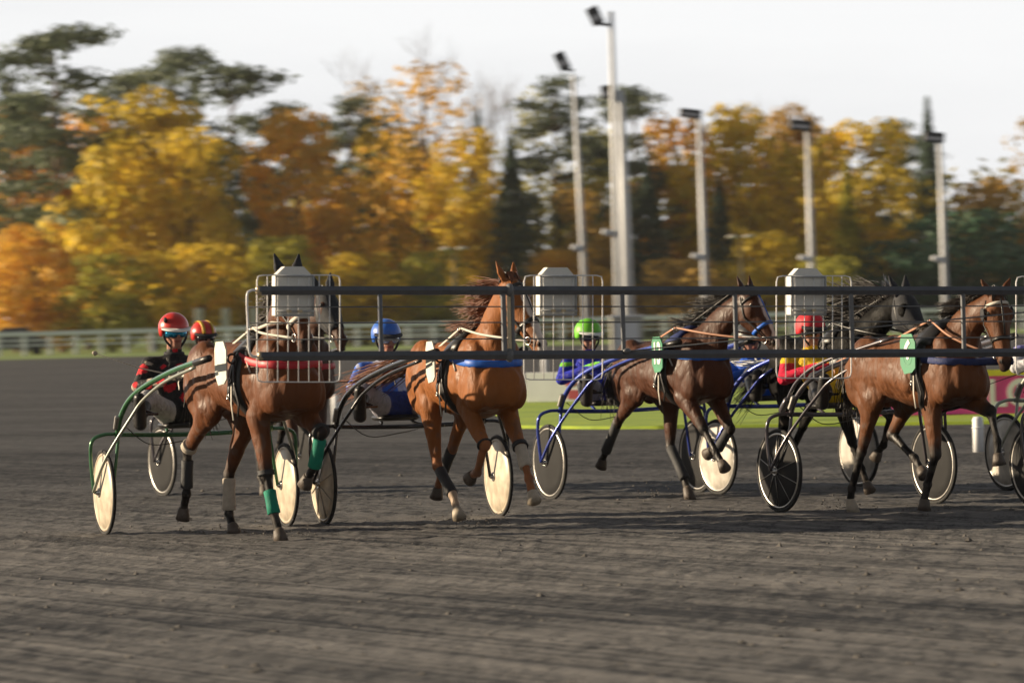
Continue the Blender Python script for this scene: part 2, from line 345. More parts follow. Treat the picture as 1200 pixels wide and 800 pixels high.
ca, sa = math.cos(R_(57)), math.sin(R_(57)); along = Xg * math.sin(R_(33)) - Yg * math.cos(R_(33)); acr = Xg * math.cos(R_(33)) + Yg * math.sin(R_(33))
lump = vnoise(Xg * 7.5, Yg * 2.6, 1); l2 = vnoise(Xg * 21 + 3, Yg * 9, 2); l3 = vnoise(Xg * 1.6, Yg * .9, 3); gr_ = 1 - np.abs(2 * vnoise(along * .25, acr * 5.5, 4) - 1); gr2 = vnoise(along * .12, acr * 1.7, 6)
hgt = .006 * lump ** 1.6 + .006 * l2 + .012 * gr_ ** 6 + .006 * l3 * l2 + .030 * np.maximum(0, lump - .80) + .010 * gr2
hgt = hgt * (.45 + .55 * np.clip((Yg - 19) / 12, 0, 1)) * np.minimum(1, (Yg - ys[0]) / 1.5) * np.minimum(1, (ys[-1] - Yg) / 14) * np.clip((.19 - np.abs(Ug)) / .015, 0, 1) + .003
hgt = hgt - .004; hgt = np.maximum(hgt, .0015)
nr_, nc_ = Yg.shape; me = bpy.data.meshes.new('track_surface'); me.vertices.add(nr_ * nc_); me.vertices.foreach_set('co', np.stack([Xg, Yg, hgt], -1).astype(np.float32).ravel())
ii = np.arange((nr_ - 1) * (nc_ - 1)); a_ = (ii // (nc_ - 1)) * nc_ + ii % (nc_ - 1); qd = np.stack([a_, a_ + 1, a_ + nc_ + 1, a_ + nc_], -1).astype(np.int32)
me.loops.add(len(ii) * 4); me.loops.foreach_set('vertex_index', qd.ravel()); me.polygons.add(len(ii)); me.polygons.foreach_set('loop_start', np.arange(len(ii), dtype=np.int32) * 4); me.update(calc_edges=True); me.validate()
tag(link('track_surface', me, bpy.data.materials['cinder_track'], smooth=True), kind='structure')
# loose cinder thrown up on the track
random.seed(3); cl = MB()
for i in range(2600):
    Y = random.uniform(17, 48); X = random.uniform(-.135, .135) * Y; s = abs(random.gauss(0, .008)) + .004; p0 = Vector((X, Y, s * .4))
    pts = [p0 + Vector((random.uniform(.6, 1.3) * s * dx, random.uniform(.6, 1.3) * s * dy, random.uniform(.5, 1) * s * dz)) for dx, dy, dz in ((1, 0, 0), (-1, 0, 0), (0, 1, 0), (0, -1, 0), (0, 0, 1), (0, 0, -1))]
    cl.add(pts, [(0, 2, 4), (2, 1, 4), (1, 3, 4), (3, 0, 4), (2, 0, 5), (1, 2, 5), (3, 1, 5), (0, 3, 5)])
o = link('cinder_crumbs', fast_mesh('cinder_crumbs', cl.v, cl.f), mat('cinder', (.13, .12, .11), .95), smooth=False); tag(o, 'loose dark cinder crumbs scattered over the track', 'cinder', kind='stuff')

# ------------------------------------------------------------------ trees
def leafcloud(rng, blobs, n, size, flat=1.0, hollow=.55):
    """n small faces through the volume of the blobs [(centre, radii)]"""
    w = [b_[1][0] * b_[1][1] * b_[1][2] for b_ in blobs]; v = []; f = []
    for i in range(n):
        c, r = rng.choices(blobs, w)[0]
        while True:
            d = Vector((rng.gauss(0, 1), rng.gauss(0, 1), rng.gauss(0, 1)))
            if d.length > .01: break
        d.normalize(); q = hollow + (1.08 - hollow) * rng.random() ** .7
        p = Vector((c[0] + d.x * r[0] * q, c[1] + d.y * r[1] * q, c[2] + d.z * r[2] * q))
        if mnoise.noise(p * .9) < -.18: continue
        nn = (d + Vector((rng.uniform(-1, 1), rng.uniform(-1, 1), rng.uniform(-.4, 1.2))) * .9).normalized()
        e = nn.orthogonal().normalized(); e = (e * math.cos(i) + nn.cross(e) * math.sin(i)); g_ = nn.cross(e)
        s = size * rng.uniform(.5, 1.35); b0 = len(v)
        if flat != 1.0: e.z *= flat; g_.z *= flat
        v += [tuple(p + e * s), tuple(p + g_ * s * .7), tuple(p - e * s * .9), tuple(p - g_ * s * .6)]; f.append((b0, b0 + 1, b0 + 2, b0 + 3))
    return v, f
def broadleaf(seed, w, h, sparse=False):
    rng = random.Random(seed); blobs = []
    z0 = h * .16
    for i in range(26):
        t = (i + .5) / 26; z = z0 + (h - z0) * t; env = math.sin(math.pi * min(1, (t * .82 + .14))) ** .6
        a_ = i * 2.4 + rng.random(); q = rng.uniform(.25, .95) * env; r = w * rng.uniform(.13, .24) * (1.1 - .4 * t)
        blobs.append(((math.cos(a_) * w * .5 * q, math.sin(a_) * w * .5 * q, min(z, h - r * .7)), (r, r, r * .72)))
    v, f = leafcloud(rng, blobs, 3300 if sparse else 9500, .27 if sparse else .31)
    return fast_mesh('crown', v, f), blobs
def twigcrown(seed, w, h):
    rng = random.Random(seed); tb = MB()
    def grow(p, d, L, r, lev):
        q = p + d * L; tb.tube([p, (p + q) / 2 + Vector((rng.uniform(-1, 1), rng.uniform(-1, 1), rng.uniform(-1, 1))) * L * .06, q], [r, r * .8, r * .55], 4)
        if lev == 0: return
        for k in range(4 if lev > 1 else 5):
            nd = (d + Vector((rng.uniform(-1, 1) * .9, rng.uniform(-1, 1) * .9, rng.uniform(-.3, .8)))).normalized()
            grow(p + (q - p) * rng.uniform(.45, 1), nd, L * rng.uniform(.5, .75), r * .5, lev - 1)
    grow(Vector((0, 0, h * .2)), Vector((0, 0, 1)), h * .38, .16, 4)
    return fast_mesh('crown', tb.v, tb.f)
def pinecrown(seed, w, h):
    rng = random.Random(seed); blobs = []
    for i in range(32):
        t = rng.random(); z = h * (.36 + .61 * t); a_ = i * 2.4; q = rng.uniform(.2, 1.05) * (1 - .5 * t * t); r = w * rng.uniform(.12, .19)
        blobs.append(((math.cos(a_) * w * .5 * q, math.sin(a_) * w * .5 * q, z), (r * 1.35, r * 1.35, r * .33)))
    v, f = leafcloud(rng, blobs, 10000, .28, .6, .1)
    return fast_mesh('crown', v, f), blobs
def sprucecrown(seed, w, h):
    rng = random.Random(seed); v = []; f = []
    for i in range(6500):
        t = rng.random() ** .75; z = h * (.06 + .94 * (1 - t)); tier = (math.sin(z * 5.2) * .5 + .5); R0 = w * .5 * t * (.72 + .28 * tier)
        a_ = rng.random() * 6.283; lob = .8 + .2 * math.sin(a_ * 7 + int(z * .9) * 2.1); q = rng.uniform(.35, 1) ** .5 * lob
        p = Vector((math.cos(a_) * R0 * q, math.sin(a_) * R0 * q, z - R0 * q * .25)); s = .29 * rng.uniform(.5, 1.3)
        e = Vector((math.cos(a_), math.sin(a_), -.35)).normalized(); g_ = Vector((-math.sin(a_), math.cos(a_), rng.uniform(-.4, .4))); b0 = len(v)
        v += [tuple(p + e * s * 1.3), tuple(p + g_ * s * .6), tuple(p - e * s), tuple(p - g_ * s * .6)]; f.append((b0, b0 + 1, b0 + 2, b0 + 3))
    return fast_mesh('crown', v, f)
def trunk_mb(rng, h, r, blobs=None, lean=0):
    t = MB(); pts = [Vector((math.sin(k * .9) * .12 + lean * k / 6, math.cos(k * 1.3) * .12, h * k / 6)) for k in range(7)]
    t.tube(pts, [r * (1.15 - k * .14) for k in range(7)], 8)
    if blobs:
        for c, q in blobs[::2]:
            z = max(h * .2, c[2] - abs(c[0]) * .5 - 1); k = min(6, z / h * 6); i = int(min(5, k)); p = pts[i].lerp(pts[i + 1], k - i)
            t.tube([p, (p + Vector(c)) / 2 + Vector((0, 0, -.3)), Vector(c)], [r * .3, r * .2, r * .08], 5)
    return t
CROWNS = {}
def tree(kind, px, top, w_px, Y, leafk, label, name, cat='tree', base=None):
    b0 = gnd(px, 400); b0 = at(px, top, Y); h = b0.z; w = w_px / F * Y * (1.28 if kind in ('broad', 'shrub', 'sparse') else 1.2); loc = Vector((b0.x, Y, 0))
    key = (kind, int(px) % 3); hh, ww = 20.0, 12.0
    if kind in ('shrub', 'broad'): hh, ww = (16.0, 13.0)
    if key not in CROWNS:
        rng = random.Random(hash_(key)); sd = key[1] * 7 + 1
        if kind == 'broad': me, bl = broadleaf(sd, ww, hh); tr = trunk_mb(rng, hh * .85, .32, bl)
        elif kind == 'sparse': me, bl = broadleaf(sd + 3, ww, hh, True); tr = trunk_mb(rng, hh * .9, .28, bl)
        elif kind == 'shrub': me, bl = broadleaf(sd + 5, ww, hh); tr = trunk_mb(rng, hh * .6, .3, bl)
        elif kind == 'bare': me = twigcrown(sd, ww, hh); tr = trunk_mb(rng, hh * .62, .24)
        elif kind == 'pine': me, bl = pinecrown(sd, ww, hh); tr = trunk_mb(rng, hh * .95, .26, bl)
        elif kind == 'spruce': me = sprucecrown(sd, ww, hh); tr = trunk_mb(rng, hh * .97, .24)
        CROWNS[key] = (me, tr.mesh('trunk'))
    me, tm = CROWNS[key]
    t = empty(name, loc, (px * 1.7) % 6.28); t.scale = (w / ww, w / ww, h / hh); tag(t, label, cat, 'trees of the wood behind the far rail')
    for nm, q, mt in (('crown', me, LF[leafk]), ('trunk', tm, M['bark_pale'] if kind == 'pine' else M['bark'])):
        o = bpy.data.objects.new(nm, q); col.objects.link(o); o.parent = t
        if not q.materials: q.materials.append(mt)
        o.material_slots[0].link = 'OBJECT'; o.material_slots[0].material = mt
    return t
def hash_(k): return sum(ord(ch) for ch in k[0]) * 13 + k[1]
TREES = [
 ('pine', 62, 30, 175, 292, 'pine', 'tall dark pine with flat layered crown, farthest left and highest', 'pine_tree'),
 ('pine', 12, 75, 110, 305, 'pine', 'dark pine cut by the left edge of the photo', 'pine_tree'),
 ('broad', 22, 118, 130, 312, 'orange', 'orange broadleaf tree at the far left edge below the pines', 'broadleaf_tree'),
 ('broad', 96, 130, 120, 316, 'orange', 'orange tree behind the trunk of the leftmost tall pine', 'broadleaf_tree'),
 ('broad', 172, 104, 185, 288, 'yellow', 'broad golden green tree with rounded crown left of the red helmet', 'broadleaf_tree'),
 ('broad', 218, 150, 105, 284, 'yellow', 'yellow tree on the right shoulder of the broad golden green one', 'broadleaf_tree'),
 ('pine', 203, 54, 120, 318, 'pine', 'narrow dark pine rising behind the golden green tree', 'pine_tree'),
 ('pine', 268, 72, 150, 306, 'pine', 'wide dark pine between the golden tree and the orange one', 'pine_tree'),
 ('spruce', 300, 180, 110, 300, 'pine', 'dull green conifer standing under the wide dark pine', 'conifer_tree'),
 ('broad', 348, 128, 120, 290, 'orange', 'orange yellow tree above the cage of the leftmost box', 'broadleaf_tree'),
 ('bare', 398, 72, 130, 320, 'twig', 'leafless grey tree right of the wide dark pine', 'bare_tree'),
 ('pine', 408, 104, 110, 310, 'pine', 'dark pine standing in front of the leafless grey tree', 'pine_tree'),
 ('sparse', 440, 92, 110, 322, 'rust', 'thin rusty crowned tree left of the big orange one', 'broadleaf_tree'),
 ('sparse', 494, 70, 150, 300, 'orange', 'big thin orange tree with sky showing through its crown', 'broadleaf_tree'),
 ('bare', 512, 44, 110, 304, 'twig', 'tall leafless tree whose twigs top the orange crown', 'bare_tree'),
 ('broad', 548, 150, 95, 296, 'yellow', 'bright yellow tree left of the dark spruce in the middle', 'broadleaf_tree'),
 ('bare', 580, 92, 110, 322, 'twig', 'leafless tree behind the bright yellow tree', 'bare_tree'),
 ('spruce', 598, 160, 120, 290, 'spruce', 'dark green spruce above the chestnut horse', 'conifer_tree'),
 ('pine', 648, 80, 110, 300, 'pine', 'dark pine right behind the shorter left floodlight', 'pine_tree'),
 ('pine', 140, 84, 110, 322, 'pine', 'dark pine half hidden between the tallest pine and the golden green tree', 'pine_tree'),
 ('pine', 330, 112, 110, 322, 'pine', 'dark pine top showing right above the orange yellow tree', 'pine_tree'),
 ('broad', 456, 150, 110, 310, 'yellow', 'yellow tree between the rusty tree and the big thin orange one', 'broadleaf_tree'),
 ('broad', 700, 150, 100, 318, 'olive', 'olive tree filling in behind the two leftmost floodlights', 'broadleaf_tree'),
 ('broad', 962, 150, 100, 318, 'orange', 'orange tree just right of the fourth floodlight, behind the yellow one', 'broadleaf_tree'),
 ('spruce', 560, 128, 100, 318, 'spruce', 'dark spruce behind the bright yellow tree left of the middle', 'conifer_tree'),
 ('sparse', 628, 100, 90, 316, 'olive', 'thin olive tree left of the shorter floodlight', 'broadleaf_tree'),
 ('broad', 686, 215, 80, 294, 'rust', 'low rusty tree between the two leftmost floodlights', 'broadleaf_tree'),
 ('pine', 742, 100, 110, 304, 'pine', 'dark pine just right of the tallest floodlight', 'pine_tree'),
 ('spruce', 758, 190, 110, 288, 'spruce', 'green spruce under the pine by the tallest floodlight', 'conifer_tree'),
 ('broad', 792, 134, 100, 306, 'orange', 'orange tree left of the third floodlight', 'broadleaf_tree'),
 ('broad', 862, 122, 130, 300, 'yellow', 'golden tree right of the third floodlight', 'broadleaf_tree'),
 ('spruce', 842, 205, 90, 286, 'spruce', 'olive spruce at the foot of the golden tree', 'conifer_tree'),
 ('broad', 922, 124, 120, 308, 'rust', 'rusty brown tree behind the fourth floodlight', 'broadleaf_tree'),
 ('bare', 900, 112, 90, 322, 'twig', 'leafless twigs left of the fourth floodlight head', 'bare_tree'),
 ('broad', 1008, 140, 140, 296, 'yellow', 'wide yellow tree right of the fourth floodlight', 'broadleaf_tree'),
 ('spruce', 992, 190, 80, 284, 'olive', 'pale green spruce before the wide yellow tree', 'conifer_tree'),
 ('pine', 1050, 134, 90, 312, 'pine', 'small dark pine with one branch reaching left beside the thin spruce', 'pine_tree'),
 ('spruce', 1086, 112, 88, 292, 'spruce', 'tall thin dark spruce behind the rightmost floodlight', 'conifer_tree'),
 ('shrub', 1138, 246, 170, 286, 'bush', 'large dark evergreen bush right of the rightmost floodlight', 'evergreen_bush'),
 ('shrub', 1046, 280, 130, 282, 'bush', 'dark evergreen bush left of the rightmost floodlight', 'evergreen_bush'),
 ('broad', 1164, 208, 120, 304, 'rust', 'rusty orange tree over the evergreen bush', 'broadleaf_tree'),
 ('sparse', 1206, 132, 70, 300, 'rust', 'thin brown tree cut by the right edge of the photo', 'broadleaf_tree'),
 ('spruce', 1212, 250, 110, 288, 'spruce', 'dark spruce low at the right edge of the photo', 'conifer_tree'),
 ('shrub', 40, 262, 120, 278, 'orange', 'low orange tree by the far rail at the left edge', 'young_tree'),
 ('shrub', 128, 296, 110, 276, 'olive', 'low olive green tree left of the red helmet', 'young_tree'),
 ('shrub', 236, 284, 130, 278, 'yellow', 'low yellow tree above the red and yellow helmet', 'young_tree'),
 ('shrub', 330, 276, 110, 280, 'olive', 'low olive tree behind the leftmost number box', 'young_tree'),
 ('shrub', 424, 296, 110, 278, 'yellow', 'low yellow tree above the blue helmet', 'young_tree'),
 ('shrub', 506, 292, 90, 280, 'olive', 'low olive tree left of the chestnut horse head', 'young_tree'),
 ('shrub', 664, 292, 110, 280, 'orange', 'low orange tree behind the middle number box', 'young_tree'),
 ('shrub', 800, 302, 110, 278, 'rust', 'low rusty tree between second and third floodlights', 'young_tree'),
 ('shrub', 900, 272, 120, 280, 'yellow', 'low yellow tree left of the right number box', 'young_tree'),
 ('shrub', 968, 300, 90, 276, 'olive', 'low olive tree behind the right number box', 'young_tree'),
]
for q in TREES: tree(q[0], q[1], q[2], q[3], q[4], q[5], q[6], q[7])
rng = random.Random(77); bl = []
for i in range(120):
    X = -62 + i * 1.03; Y = 342 + rng.uniform(-8, 8); hh = rng.uniform(9, 16.5) * (.86 if X > 30 else 1); bl.append(((X, Y, hh * .5), (rng.uniform(1.8, 3.4), 3, hh * .54)))
v, f = leafcloud(rng, bl, 46000, .42, 1, .2); o = link('distant_wood', fast_mesh('distant_wood', v, f), LF['mix'], smooth=False)
tag(o, 'dim undergrowth and far trees seen between the nearer trunks', 'wood', kind='stuff')

# ------------------------------------------------------------------ far rail, posts, boards, floodlights
fence = empty('running_rail', (0, 262, 0)); tag(fence, 'long white running rail on posts along the far side of the track', 'fence')
YF = 262
r = MB(); r.box((0, 0, 1.42), (140, .10, .30), bev=.04); r.build('top_rail', M['rail'], fence, smooth=False)
for z in (1.0, .68): q = MB(); q.box((0, .05, z), (140, .05, .09)); q.build('lower_rail', M['rail'], fence, smooth=False)
pm = None
for i in range(46):
    x = -38 + i * 1.65
    if pm is None: q = MB(); q.box((0, 0, .63), (.24, .14, 1.27), bev=.02); pm = q.build('post', M['rail'], fence, (x, .02, 0), smooth=False)
    else: o = pm.copy(); col.objects.link(o); o.parent = fence; o.location = (x, .02, 0)
for i, (px, lab) in enumerate(((233, 'grey square post behind the far rail, right of the red helmet'), (264, 'grey square post behind the far rail, above the red and yellow helmet'), (297, 'grey square post behind the far rail, behind the left end loop of the gate'))):
    p = at(px, 361, 272); q = MB(); q.box((0, 0, p.z / 2), (.5, .4, p.z), bev=.03); o = q.build('concrete_post', M['concrete'], None, (p.x, 272, 0), smooth=False); tag(o, lab, 'post', 'square posts behind the rail')
for px, bot, top, lab in ((1147, 531, 488, 'short white marker post on the track between bay horse and pink board'), (394, 497, 462, 'short white marker post behind the blue helmeted driver'), (639, 452, 420, 'pale marker post left of the green helmeted driver')):
    p = gnd(px, bot); h = at(px, top, p.y).z; q = MB(); q.tube([(0, 0, 0), (0, 0, h - .03), (0, 0, h)], [.06, .06, .045], 12); q.torus((0, 0, h * .7), (0, 0, 1), .06, .008)
    o = q.build('marker_post', M['rail'], None, p, True); tag(o, lab, 'post', 'white marker posts')
def text(body, size, mt, parent, loc, rot, name='lettering', bold=0.0, ext=.004, sx=1.0):
    cu = bpy.data.curves.new('t', 'FONT'); cu.body = body; cu.size = size; cu.extrude = ext; cu.offset = bold; cu.align_x = 'CENTER'; cu.align_y = 'CENTER'
    to = bpy.data.objects.new('t', cu); col.objects.link(to); dg = bpy.context.evaluated_depsgraph_get(); me = bpy.data.meshes.new_from_object(to.evaluated_get(dg)); bpy.data.objects.remove(to)
    o = link(name, me, mt, parent, loc, False); o.rotation_euler = rot; o.scale = (sx, 1, 1); return o
def board(p0, p1, h, mt, label, z0=.05):
    d = (p1 - p0); L = d.length; e = empty('advertising_board', (p0 + p1) / 2, math.atan2(d.y, d.x)); tag(e, label, 'board')
    q = MB(); q.box((0, 0, z0 + h / 2), (L, .05, h), bev=.01); q.build('panel', mt, e, smooth=False)
    for sx in (-1, 0, 1): q = MB(); q.tube([(sx * L * .45, .05, 0), (sx * L * .45, .05, h * .9)], .02, 6); q.build('stay', M['pole'], e)
    return e, L
Yb = gnd(640, 474).y; p0 = at(617, 470, Yb); p0.z = 0; p1 = at(820, 470, Yb - 1.1); p1.z = 0
h = at(640, 436, Yb).z - .05
e, L = board(p0, p1, h, M['board'], 'white advertising board with red stripe on the lawn behind the green helmeted driver')
q = MB(); q.box((.35, -.03, .05 + h * .24), (L * .72, .012, h * .30)); q.build('red_stripe', M['red_print'], e, smooth=False)
q = MB(); q.ell((-L * .5 + .9, -.03, h * .74), (.14, .008, .09)); q.box((-L * .5 + 1.5, -.03, h * .76), (.26, .01, .05)); q.box((-L * .5 + 1.5, -.03, h * .66), (.26, .01, .03)); q.build('grey_print', M['red_print'], e)
Yp = gnd(1150, 489).y; p0 = at(1028, 480, Yp + .3); p0.z = 0; p1 = at(1290, 480, Yp - .4); p1.z = 0; h = at(1165, 433, Yp).z - .05
e, L = board(p0, p1, h, M['pink'], 'pink advertising board with white letters and yellow top edge at the right')
q = MB(); q.box((0, -.004, .05 + h - .045), (L, .075, .09)); q.build('yellow_edge', M['yellow'], e, smooth=False)
lx = (at(1168, 460, Yp) - (p0 + p1) / 2).x
text('OLO', h * .86, M['white_print'], e, (lx + .0, -.035, .05 + h * .44), (R_(90), 0, 0), bold=.014)
def floodlight(px_t, py_t, px_b, Y, r, label, head, arm=True, cab=True):
    tp = at(px_t, py_t, Y); bs = at(px_b, 400, Y); e = empty('floodlight_pole', (bs.x, Y, 0)); tag(e, label, 'floodlight', 'floodlight poles in the infield')
    hx = tp.x - bs.x; hz = tp.z; q = MB(); q.tube([(0, 0, 0), (hx * .5, 0, hz * .5), (hx, 0, hz)], [r * 1.25, r, r * .7], 14); q.build('pole', M['pole'], e)
    q = MB(); q.box((0, 0, .12), (r * 5, r * 5, .24), bev=.03); q.build('base', M['concrete'], e, smooth=False)
    for (dx, dz, w, hh, tilt) in head:
        s = Y / F; c = Vector((hx + dx * s, -.15, hz + dz * s)); rot = Matrix.Rotation(R_(tilt), 3, 'Y')
        q = MB(); q.box(c, (w * s, .35, hh * s), rot, bev=.04); hd = q.build('lamp_head', M['lamp'], e, smooth=False)
        q = MB(); q.box(c + rot @ Vector((0, -.18, -hh * s * .12)), (w * s * .75, .03, hh * s * .3), rot); q.build('lamp_glass', M['lens'], hd, smooth=False)
        q = MB(); q.tube([(hx, 0, c.z - hh * s * .5), c - Vector((0, 0, hh * s * .4))], .07, 6); q.build('bracket', M['lamp'], e)
    if cab:
        zc = at(px_b, cab, Y).z; q = MB(); q.box((-.38, -.12, zc), (.4, .22, .25), Matrix.Rotation(R_(20), 3, 'Y'), bev=.03); q.tube([(0, 0, zc - .08), (-.4, -.1, zc)], .04, 6); q.build('loudspeaker', M['pole'], e)
YP = 170
floodlight(672, 88, 689, YP, .11, 'shorter floodlight pole left of the tallest pole, black head tilted left', [(-13, 16, 13, 22, -25)], cab=290)
floodlight(716, 14, 726, YP - 8, .14, 'tallest floodlight pole, slim white mast with black lamp at its very top', [(-19, -5, 14, 22, -25)], cab=272)
floodlight(727, 106, 738, YP + 6, .22, 'thick pale floodlight pole right behind the tallest mast', [(-16, -2, 14, 16, -5)], cab=False)
floodlight(819, 137, 829, YP + 4, .13, 'third floodlight pole, between pine and golden tree, flat dark head', [(-10, 4, 26, 10, 8)], cab=300)
floodlight(946, 152, 954, YP + 10, .13, 'fourth floodlight pole above the right number box, flat dark head', [(-8, 5, 26, 12, 6)], cab=302)
floodlight(1101, 164, 1110, YP + 6, .13, 'rightmost floodlight pole in front of the thin spruce, flat dark head', [(-7, 3, 24, 12, 6)], cab=303)
for px, py, lab in ((532, 291, 'small double lamp post among the trees left of the dark spruce'), (868, 277, 'small double lamp post among the trees right of the third floodlight')):
    p = at(px, py, 250); e = empty('lamp_post', (p.x, 250, 0)); tag(e, lab, 'street lamp', 'small lamp posts')
    q = MB(); q.tube([(0, 0, 0), (0, 0, p.z)], [.07, .04], 8); q.tube([(-.5, 0, p.z), (.5, 0, p.z)], .03, 6); q.build('pole', M['lamp'], e)
    for s in (-1, 1): q = MB(); q.ell((s * .5, 0, p.z), (.34, .3, .10)); q.build('lamp_head', M['white_disc'], e)
p = at(734, 372, 200); e = empty('equipment_cabinet', (p.x, 120, 0)); pc = at(734, 371, 120)
e.location = (pc.x, 120, 0); tag(e, 'cream equipment cabinet beside the green helmeted driver', 'cabinet')
q = MB(); q.box((0, 0, pc.z / 2), (.95, .6, pc.z), bev=.03); q.build('cabinet_body', M['concrete'], e, smooth=False)
q = MB(); q.box((0, 0, pc.z + .02), (1.02, .68, .06), bev=.01); q.build('cabinet_roof', M['rail'], e, smooth=False); q = MB(); q.box((0, -.305, pc.z * .55), (.7, .015, pc.z * .7)); q.build('door', M['board'], e, smooth=False)
def parked_car(px, top, mt, label):
    p = at(px, top, 274); e = empty('parked_car', (p.x, 274, 0), R_(4)); e.scale = (1, 1, max(.8, p.z / 1.5)); tag(e, label, 'car')
    pr = [(-2.1, .35), (-2.1, .8), (-1.5, .95), (-.9, 1.45), (.7, 1.5), (1.4, 1.0), (2.05, .85), (2.1, .35)]
    q = MB(); q.loft([[Vector((x, y, z if abs(y) < .8 else z * .97)) for x, z in pr] for y in (-.82, -.7, .7, .82)]); q.build('body', mt, e, smooth=False)
    q = MB(); q.box((-.1, -.825, 1.18), (1.7, .02, .32)); q.build('window', M['glass_dark'], e, smooth=False)
    for x in (-1.35, 1.35):
        for y in (-.78, .78): q = MB(); q.torus((x, y, .33), (0, 1, 0), .25, .085); q.ell((x, y, .33), (.2, .06, .2)); q.build('wheel', M['tyre'], e)
parked_car(18, 383, M['car_dark'], 'dark parked car behind the far rail at the left edge')
parked_car(488, 390, M['car'], 'beige parked car behind the far rail, right of the blue helmet')

# ------------------------------------------------------------------ starting gate
GA = R_(20); GX0 = at(300, 340, 28.3)
def gp(px, py):                              # a point in the upright plane of the gate arm
    a_, b_ = lvl(px, py); k = math.tan(GA); Y = (28.3 - k * GX0.x) / (1 - k * a_); return Vector((a_ * Y, Y, EYE + b_ * Y))
g0 = gp(300, 417); gate = empty('starting_gate', (g0.x, g0.y, 0), GA)
tag(gate, 'black barred arm of the mobile starting gate with white wire cages across the horses', 'starting gate')
GI = Matrix.Rotation(-GA, 4, 'Z') @ Matrix.Translation(-Vector((g0.x, g0.y, 0)))
def gl(px, py, dy=0): v_ = GI @ gp(px, py); v_.y += dy; return v_
def bar(pts, hh, name):
    q = MB(); P = pts
    rings = []
    for p in P: rings.append([p + Vector((0, y, z)) for y, z in ((-hh * .05, -hh), (-hh * .95, hh * .05), (-hh * .45, hh), (hh * .5, hh), (hh * .8, 0), (hh * .5, -hh), (hh * .2, -hh))])
    q.loft(rings); return q.build(name, M['gate'], gate, smooth=False)
tb = bar([gl(303, 340.5), gl(597, 340.3)], .031, 'top_bar'); tb2 = bar([gl(599, 340.3), gl(975, 340.6), gl(1290, 340.2)], .031, 'top_bar')
bb = bar([gl(305, 417.5), gl(597, 415.8)], .031, 'bottom_bar'); bb2 = bar([gl(599, 415.8), gl(975, 414.1), gl(1290, 412.4)], .031, 'bottom_bar')
for (x, y), par in (((301.2, 340.5), tb), ((303.2, 417.5), bb)):
    q = MB(); c = gl(x, y); q.rcone(c + Vector((.012, 0, -.012)), c + Vector((.012, 0, .012)), .022, .022); q.build('end_cap', M['brass'], par)
for ya, yb in ((359.6, 358.4), (378.4, 376.3), (397.8, 395)):
    q = MB(); q.tube([gl(291 if ya < 400 else 300, ya, .02), gl(597, (ya * 2 + yb) / 3, .02), gl(1290, yb, .02)], .0052, 6); q.build('wire', M['gate_rod'], gate)
q = MB(); q.tube(bez([gl(301, 340), gl(294, 340.5), gl(289.5, 347), gl(290.5, 378), gl(291.5, 408), gl(295, 416.5), gl(303, 418)], 6), .0085, 8); q.build('end_loop', M['cage'], gate)
for px, w, mt in ((446, .014, 'gate'), (590.5, .016, 'gate_rod'), (596.8, .012, 'brass'), (601, .012, 'gate_rod'), (730, .014, 'gate_rod'), (862, .014, 'gate_rod'), (998, .014, 'gate_rod'), (1129, .014, 'gate_rod')):
    q = MB(); a_, b_ = gl(px, 344), gl(px, 413); q.box((a_ + b_) / 2, (w * 2, w * 2, (a_ - b_).length), bev=.003); q.build('upright', M[mt], gate, smooth=False)
q = MB(); q.tube([gl(732, 411.5, -.03), gl(1060, 379.5, -.03), gl(1290, 357, -.03)], .006, 6); q.ell(gl(733, 411, -.03), (.03, .02, .02)); q.build('stay_cable', M['gate_rod'], gate)
q = MB(); q.ell(gl(597, 340), (.03, .045, .05)); q.ell(gl(597, 416), (.03, .045, .05)); q.build('hinge', M['gate_rod'], gate)
